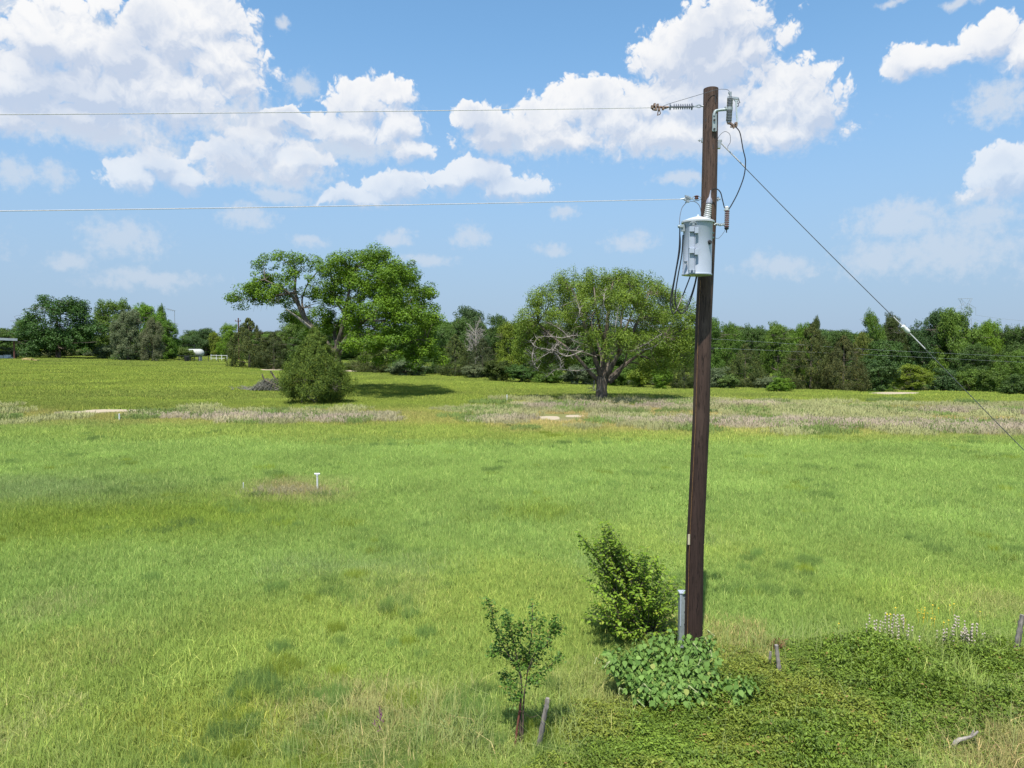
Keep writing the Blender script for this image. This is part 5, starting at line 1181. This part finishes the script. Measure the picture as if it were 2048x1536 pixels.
for pts, r0 in (([(572,776),(562,770),(550,756),(541,742)], .17), ([(566,778),(550,770),(530,760),(524,748)], .14), ([(556,778),(540,768),(527,757)], .10)): P = curve([at(x, y, b.y-.6) for x, y in pts], 4); mb.tube(P, lerp_list(r0, r0*.5, len(P)), 8)
tag(mb.build('fallen_limb', M_bark, bp), 'dark fallen limb leaning out of the heap')
b = ground(489, 781); mb = MB(b)
for k in range(70):
    s = b+Vector((rg.gauss(0, .5), rg.gauss(0, .3), 0)); e_ = s+Vector((rg.gauss(0, .5), rg.gauss(0, .3), rg.uniform(.1, .55))); mb.tube([s, s.lerp(e_, .5)+Vector((0, 0, .1)), e_], [.025, .018, .008], 4, False)
tag(mb.build('brush_pile', pbr('pale sticks', (.33, .31, .25), .95, 0, .2, 8)), 'small low scatter of grey sticks left of the bigger heap', 'brush pile')
# clumps of greener weeds in the strip
for i, (x, y, s_, c, lb) in enumerate(((18, 834, 46, (.10, .20, .03), 'bright green weed clump at the left end of the weedy strip'), (72, 832, 16, (.10, .19, .03), 'small green weed beside the left end clump of the strip'), (1018, 854, 26, (.09, .16, .03), 'dark green weed clump in front of the sandy spot'),
      (1236, 806, 46, (.06, .12, .02), 'dark leafy growth at the foot of the thick trunk'), (1666, 848, 26, (.10, .16, .04), 'green weed clump in the strip right of the utility pole'), (1745, 838, 60, (.12, .2, .05), 'wide green weed clump in the strip below the tall cedars'), (1420, 826, 40, (.12, .19, .05), 'green weeds in the strip just right of the utility pole'), (2032, 872, 22, (.08, .12, .04), 'dark weed at the right edge below the strip'), (1330, 838, 44, (.12, .19, .05), 'green weeds in the strip just left of the utility pole'))):
    back_tree('S', x-s_/2, x+s_/2, y-s_*(.26 if s_ < 44 else .17), y+1, c, lb, 'green weed clumps in the strip').name = 'weed_clump'
# left edge: open shelter
b = ground(29, 719); Y_ = b.y; k_ = Y_/F_PX; e = empty('open_shelter', b, 'open metal-roofed shelter with a rusty post at the left edge', 'shelter', None, math.atan2(-b.x, b.y))
M_roof = pbr('grey sheet roof', (.45, .47, .50), .4, .3, .1, 2); M_iron = pbr('rusty iron', (.16, .06, .045), .8, 0, .2, 4)
mb = MB(b); z0 = at(29, 680, Y_).z; 
zr = z0+.05
mb.box((b.x-5.2, Y_+3, zr+.28), (11.4, 7.2, .16), Vector((0, 0, 1)).rotation_difference(Vector((.045, 0, 1)))); mb.box((b.x-5.2, Y_-.66, zr+.26), (11.5, .10, .42), Vector((0, 0, 1)).rotation_difference(Vector((.045, 0, 1)))); mb.build('roof', M_roof, e, False)
for (dx, dy) in ((0, 0), (-9.5, 0), (0, 6), (-9.5, 6)): mb = MB(b); mb.tube([Vector((b.x+dx, b.y+dy, b.z-.2)), Vector((b.x+dx, b.y+dy, zr+.3-dx*.03))], .13, 10); mb.build('post', M_iron, e)
for x, w_, h_, c_, lb in ((4, 10, 7, (.7, .7, .68), 'white box under the shelter roof, leftmost'), (15, 9, 8, (.72, .73, .75), 'taller white box under the shelter roof'), (24, 5, 4, (.55, .55, .5), 'small grey box next to the rusty shelter post')):
    g = at(x, 719, Y_+1.2); z_ = float(terr(g.x, g.y)); mb = MB((g.x, g.y, z_)); mb.box((g.x, g.y, z_+h_*k_/2), (w_*k_, .8, h_*k_)); mb.box((g.x, g.y, z_+h_*k_+.02), (w_*k_+.06, .86, .05)); tag(mb.build('storage_box', pbr('box paint', c_, .6), None, False, .02), lb, 'box', 'boxes under the shelter')
g = ground(56, 722); mb = MB(g); mb.box(g+Vector((0, 0, .22)), (1.6, .9, .42)); mb.box(g+Vector((1.25, .1, .12)), (.9, .7, .22)); mb.box(g+Vector((-.3, 0, .47)), (.7, .6, .1)); tag(mb.build('yellow_crate', pbr('yellow crate', (.55, .42, .16), .7, 0, .2, 3), None, False, .02), 'low yellowish crate on the grass right of the shelter', 'crate')
# white gas tank, fences, bin
Yt = 144.; c = at(389, 705, Yt); zt = float(terr(c.x, Yt)); e = empty('gas_tank', (c.x, Yt, zt), 'round-ended white gas tank behind the fence in the far left', 'gas tank'); L_ = 19*Yt/F_PX; rt = 8*Yt/F_PX
mb = MB((c.x, Yt, zt)); cz = at(385, 706, Yt).z; pr = [(0, .05)]+[(rt*(1-math.cos(a)), rt*math.sin(a)) for a in (.3, .6, .9, 1.2, 1.5)]+[(2*L_-rt*(1-math.cos(a)), rt*math.sin(a)) for a in (1.5, 1.2, .9, .6, .3)]+[(2*L_, .05)]
mb.lathe((c.x-L_, Yt, cz), (1, 0, 0), pr, 20); mb.build('shell', pbr('chalky white paint', (.48, .49, .46), .7), e)
for s in (-1, 1): mb = MB((c.x, Yt, zt)); mb.box((c.x+s*L_*.6, Yt, (zt+cz-rt*.6)/2), (.3, rt*1.3, cz-rt*.6-zt+.3)); mb.build('leg', M_galv, e, False)
def fence(name, x0, x1, Y, ztop, npost, rails, mat, label, pr=.06):
    a, b_ = at(x0, 710, Y), at(x1, 710, Y); za = float(terr(a.x, Y)); e = empty(name, (a.x, Y, za), label, 'fence')
    for i in range(npost):
        x = a.x+(b_.x-a.x)*i/(npost-1); z = float(terr(x, Y)); mb = MB((a.x, Y, za)); mb.tube([(x, Y, z-.2), (x, Y, z+ztop+.1)], pr, 8); mb.build('post', mat, e)
    for r_ in rails:
        mb = MB((a.x, Y, za)); mb.tube([(a.x, Y-.02, za+r_), (b_.x, Y-.02, float(terr(b_.x, Y))+r_)], pr*.55, 6); mb.build('rail', mat, e)
fence('white_rail_fence', 422, 454, 150, 1.2, 4, (.55, 1.15), M_white, 'white rail fence between the gas tank and the dark cedars', .08)
fence('dark_rail_fence', 358, 436, 140, 1.25, 5, (.5, 1.2), M_dark, 'dark thin rail fence in front of the white gas tank', .06)
g = ground(389.5, 722); mb = MB(g); zt = at(389.5, 689, g.y).z; mb.tube([g-Vector((0, 0, .2)), Vector((g.x, g.y, zt))], [.075, .06], 8); mb.tube([Vector((g.x-5.6, g.y, zt-.15)), Vector((g.x, g.y, zt-.12))], .025, 5); mb.tube([Vector((g.x-.25, g.y, zt-.12)), Vector((g.x+.25, g.y, zt-.12))], .04, 5); tag(mb.build('gate_post', M_dark), 'tall dark gate post with a thin top bar by the white gas tank', 'post')
g = at(373, 718, 139.); z_ = float(terr(g.x, 139.)); mb = MB((g.x, 139., z_)); mb.lathe((g.x, 139., z_), (0, 0, 1), [(0, .34), (.05, .36), (.9, .44), (.92, .48), (1.0, .48), (1.06, .40)], 12); mb.box((g.x, 138.6, z_+.95), (.5, .12, .08)); tag(mb.build('dark_bin', M_dark), 'dark bin below the light green bush near the gas tank', 'bin')
# far pole with its crossarm, aerial, lattice tower and lines
def far_pole(px, ytop, Y, r_, label):
    t = at(px, ytop, Y); z_ = float(terr(t.x, Y)); e = empty('distant_pole', (t.x, Y, z_), label, 'utility pole'); mb = MB((t.x, Y, z_)); mb.tube([(t.x, Y, z_-.3), tuple(t)], [r_, r_*.8], 8); mb.build('shaft', M_iron, e)
    mb = MB((t.x, Y, z_)); mb.box((t.x, Y-.2, t.z-.7), (1.3, .12, .14)); mb.lathe((t.x-.55, Y-.2, t.z-.6), (0, 0, 1), [(0, .05), (.1, .09), (.2, .04)], 8); mb.lathe((t.x+.55, Y-.2, t.z-.6), (0, 0, 1), [(0, .05), (.1, .09), (.2, .04)], 8); mb.build('crossarm', M_iron, e)
far_pole(476.5, 636, 158, .17, 'distant red-brown utility pole beside the fresh green tree')
Y_ = 158.; t = at(349, 622, Y_); z_ = float(terr(t.x, Y_)); e = empty('aerial_mast', (t.x, Y_, z_), 'thin aerial mast above the right end of the left tree clump', 'aerial'); mb = MB((t.x, Y_, z_)); mb.tube([(t.x, Y_, z_), tuple(t)], .05, 6); mb.build('mast', M_galv, e)
mb = MB((t.x, Y_, z_)); l = at(334, 618, Y_); mb.tube([tuple(l), tuple(t)], .04, 5)
for k in range(5): q = l.lerp(t, k/4); mb.tube([q+Vector((0, -.5, .1)), q+Vector((0, .5, .1))], .03, 4); mb.tube([q, q+Vector((0, 0, -.5+.1*k))], .025, 4)
mb.build('antenna', M_galv, e)
YT = 720.; kt = YT/F_PX; tx = at(1930, 600, YT).x; zt = at(1930, 597, YT).z; e = empty('lattice_tower', (tx, YT, -8), 'distant steel lattice transmission tower above the right wood', 'transmission tower'); M_far = pbr('far grey steel', (.30, .32, .34), .6, .2)
O_ = (tx, YT, -8); mb = MB(O_); T0 = lambda px, py, dy=0: Vector((at(px, py, YT).x, YT+dy, at(px, py, YT).z)); r_ = .16
for s in (-1, 1):
    for d in (-1, 1):
        mb.tube([T0(1931+s*11, 740, d*5), T0(1931+s*8, 640, d*3), T0(1931+s*5, 612, d*2), T0(1931+s*10, 598, d*1)], r_, 4)
    for y0, y1 in ((740, 700), (700, 670), (670, 640), (640, 625), (625, 612)):
        w0 = np.interp(y0, [612, 640, 740], [5, 8, 11]); w1 = np.interp(y1, [612, 640, 740], [5, 8, 11]); mb.tube([T0(1931-s*w0, y0, -3), T0(1931+s*w1, y1, -3)], r_*.6, 4); mb.tube([T0(1931-w1, y1, -3), T0(1931+w1, y1, -3)], r_*.6, 4)
mb.build('body', M_far, e); mb = MB(O_)
mb.tube([T0(1916, 597), T0(1945, 597)], r_, 4); mb.tube([T0(1916, 597), T0(1926, 612), T0(1936, 597), T0(1945, 597)], r_*.7, 4); mb.tube([T0(1945, 597), T0(1936, 612), T0(1922, 597)], r_*.7, 4)
for s in (-1, 1): mb.tube([T0(1931+s*3, 606), T0(1931+s*21, 616), T0(1931+s*5, 617)], r_, 4); mb.tube([T0(1931+s*12, 611), T0(1931+s*8, 617)], r_*.6, 4); mb.tube([T0(1931+s*20.5, 616), T0(1931+s*20.5, 630)], r_*.8, 4); mb.tube([T0(1931+s*6, 617), T0(1931+s*6, 630)], r_*.8, 4)
mb.build('crossarm', M_far, e)
def far_wire(pts, Y, r_, label, name='distant_wire', mat=None, group='distant power lines'):
    P = curve([at(x, y, Yk) for (x, y), Yk in zip(pts, Y)], 6); mb = MB(P[0]); mb.tube(P, r_, 4); tag(mb.build(name, mat or M_far), label, 'power line', group)
far_wire([(1951, 630), (2010, 638), (2120, 646), (2400, 650)], [720, 730, 760, 820], .09, 'upper thin line leaving the lattice tower to the right')
far_wire([(1937, 630), (1960, 642), (2060, 656), (2300, 662)], [720, 690, 660, 620], .09, 'lower thin line leaving the lattice tower to the right')
far_wire([(1300, 669), (1425, 677.7), (1568, 686.6), (1735, 698.6), (2048, 713.5), (2300, 722)], [96]*6, .009, 'upper wire crossing in front of the right wood', mat=M_galv)
far_wire([(1300, 690), (1425, 696), (1568, 702), (1789, 712), (2048, 724.5), (2300, 734)], [96]*6, .008, 'lower wire crossing in front of the right wood', mat=M_galv)
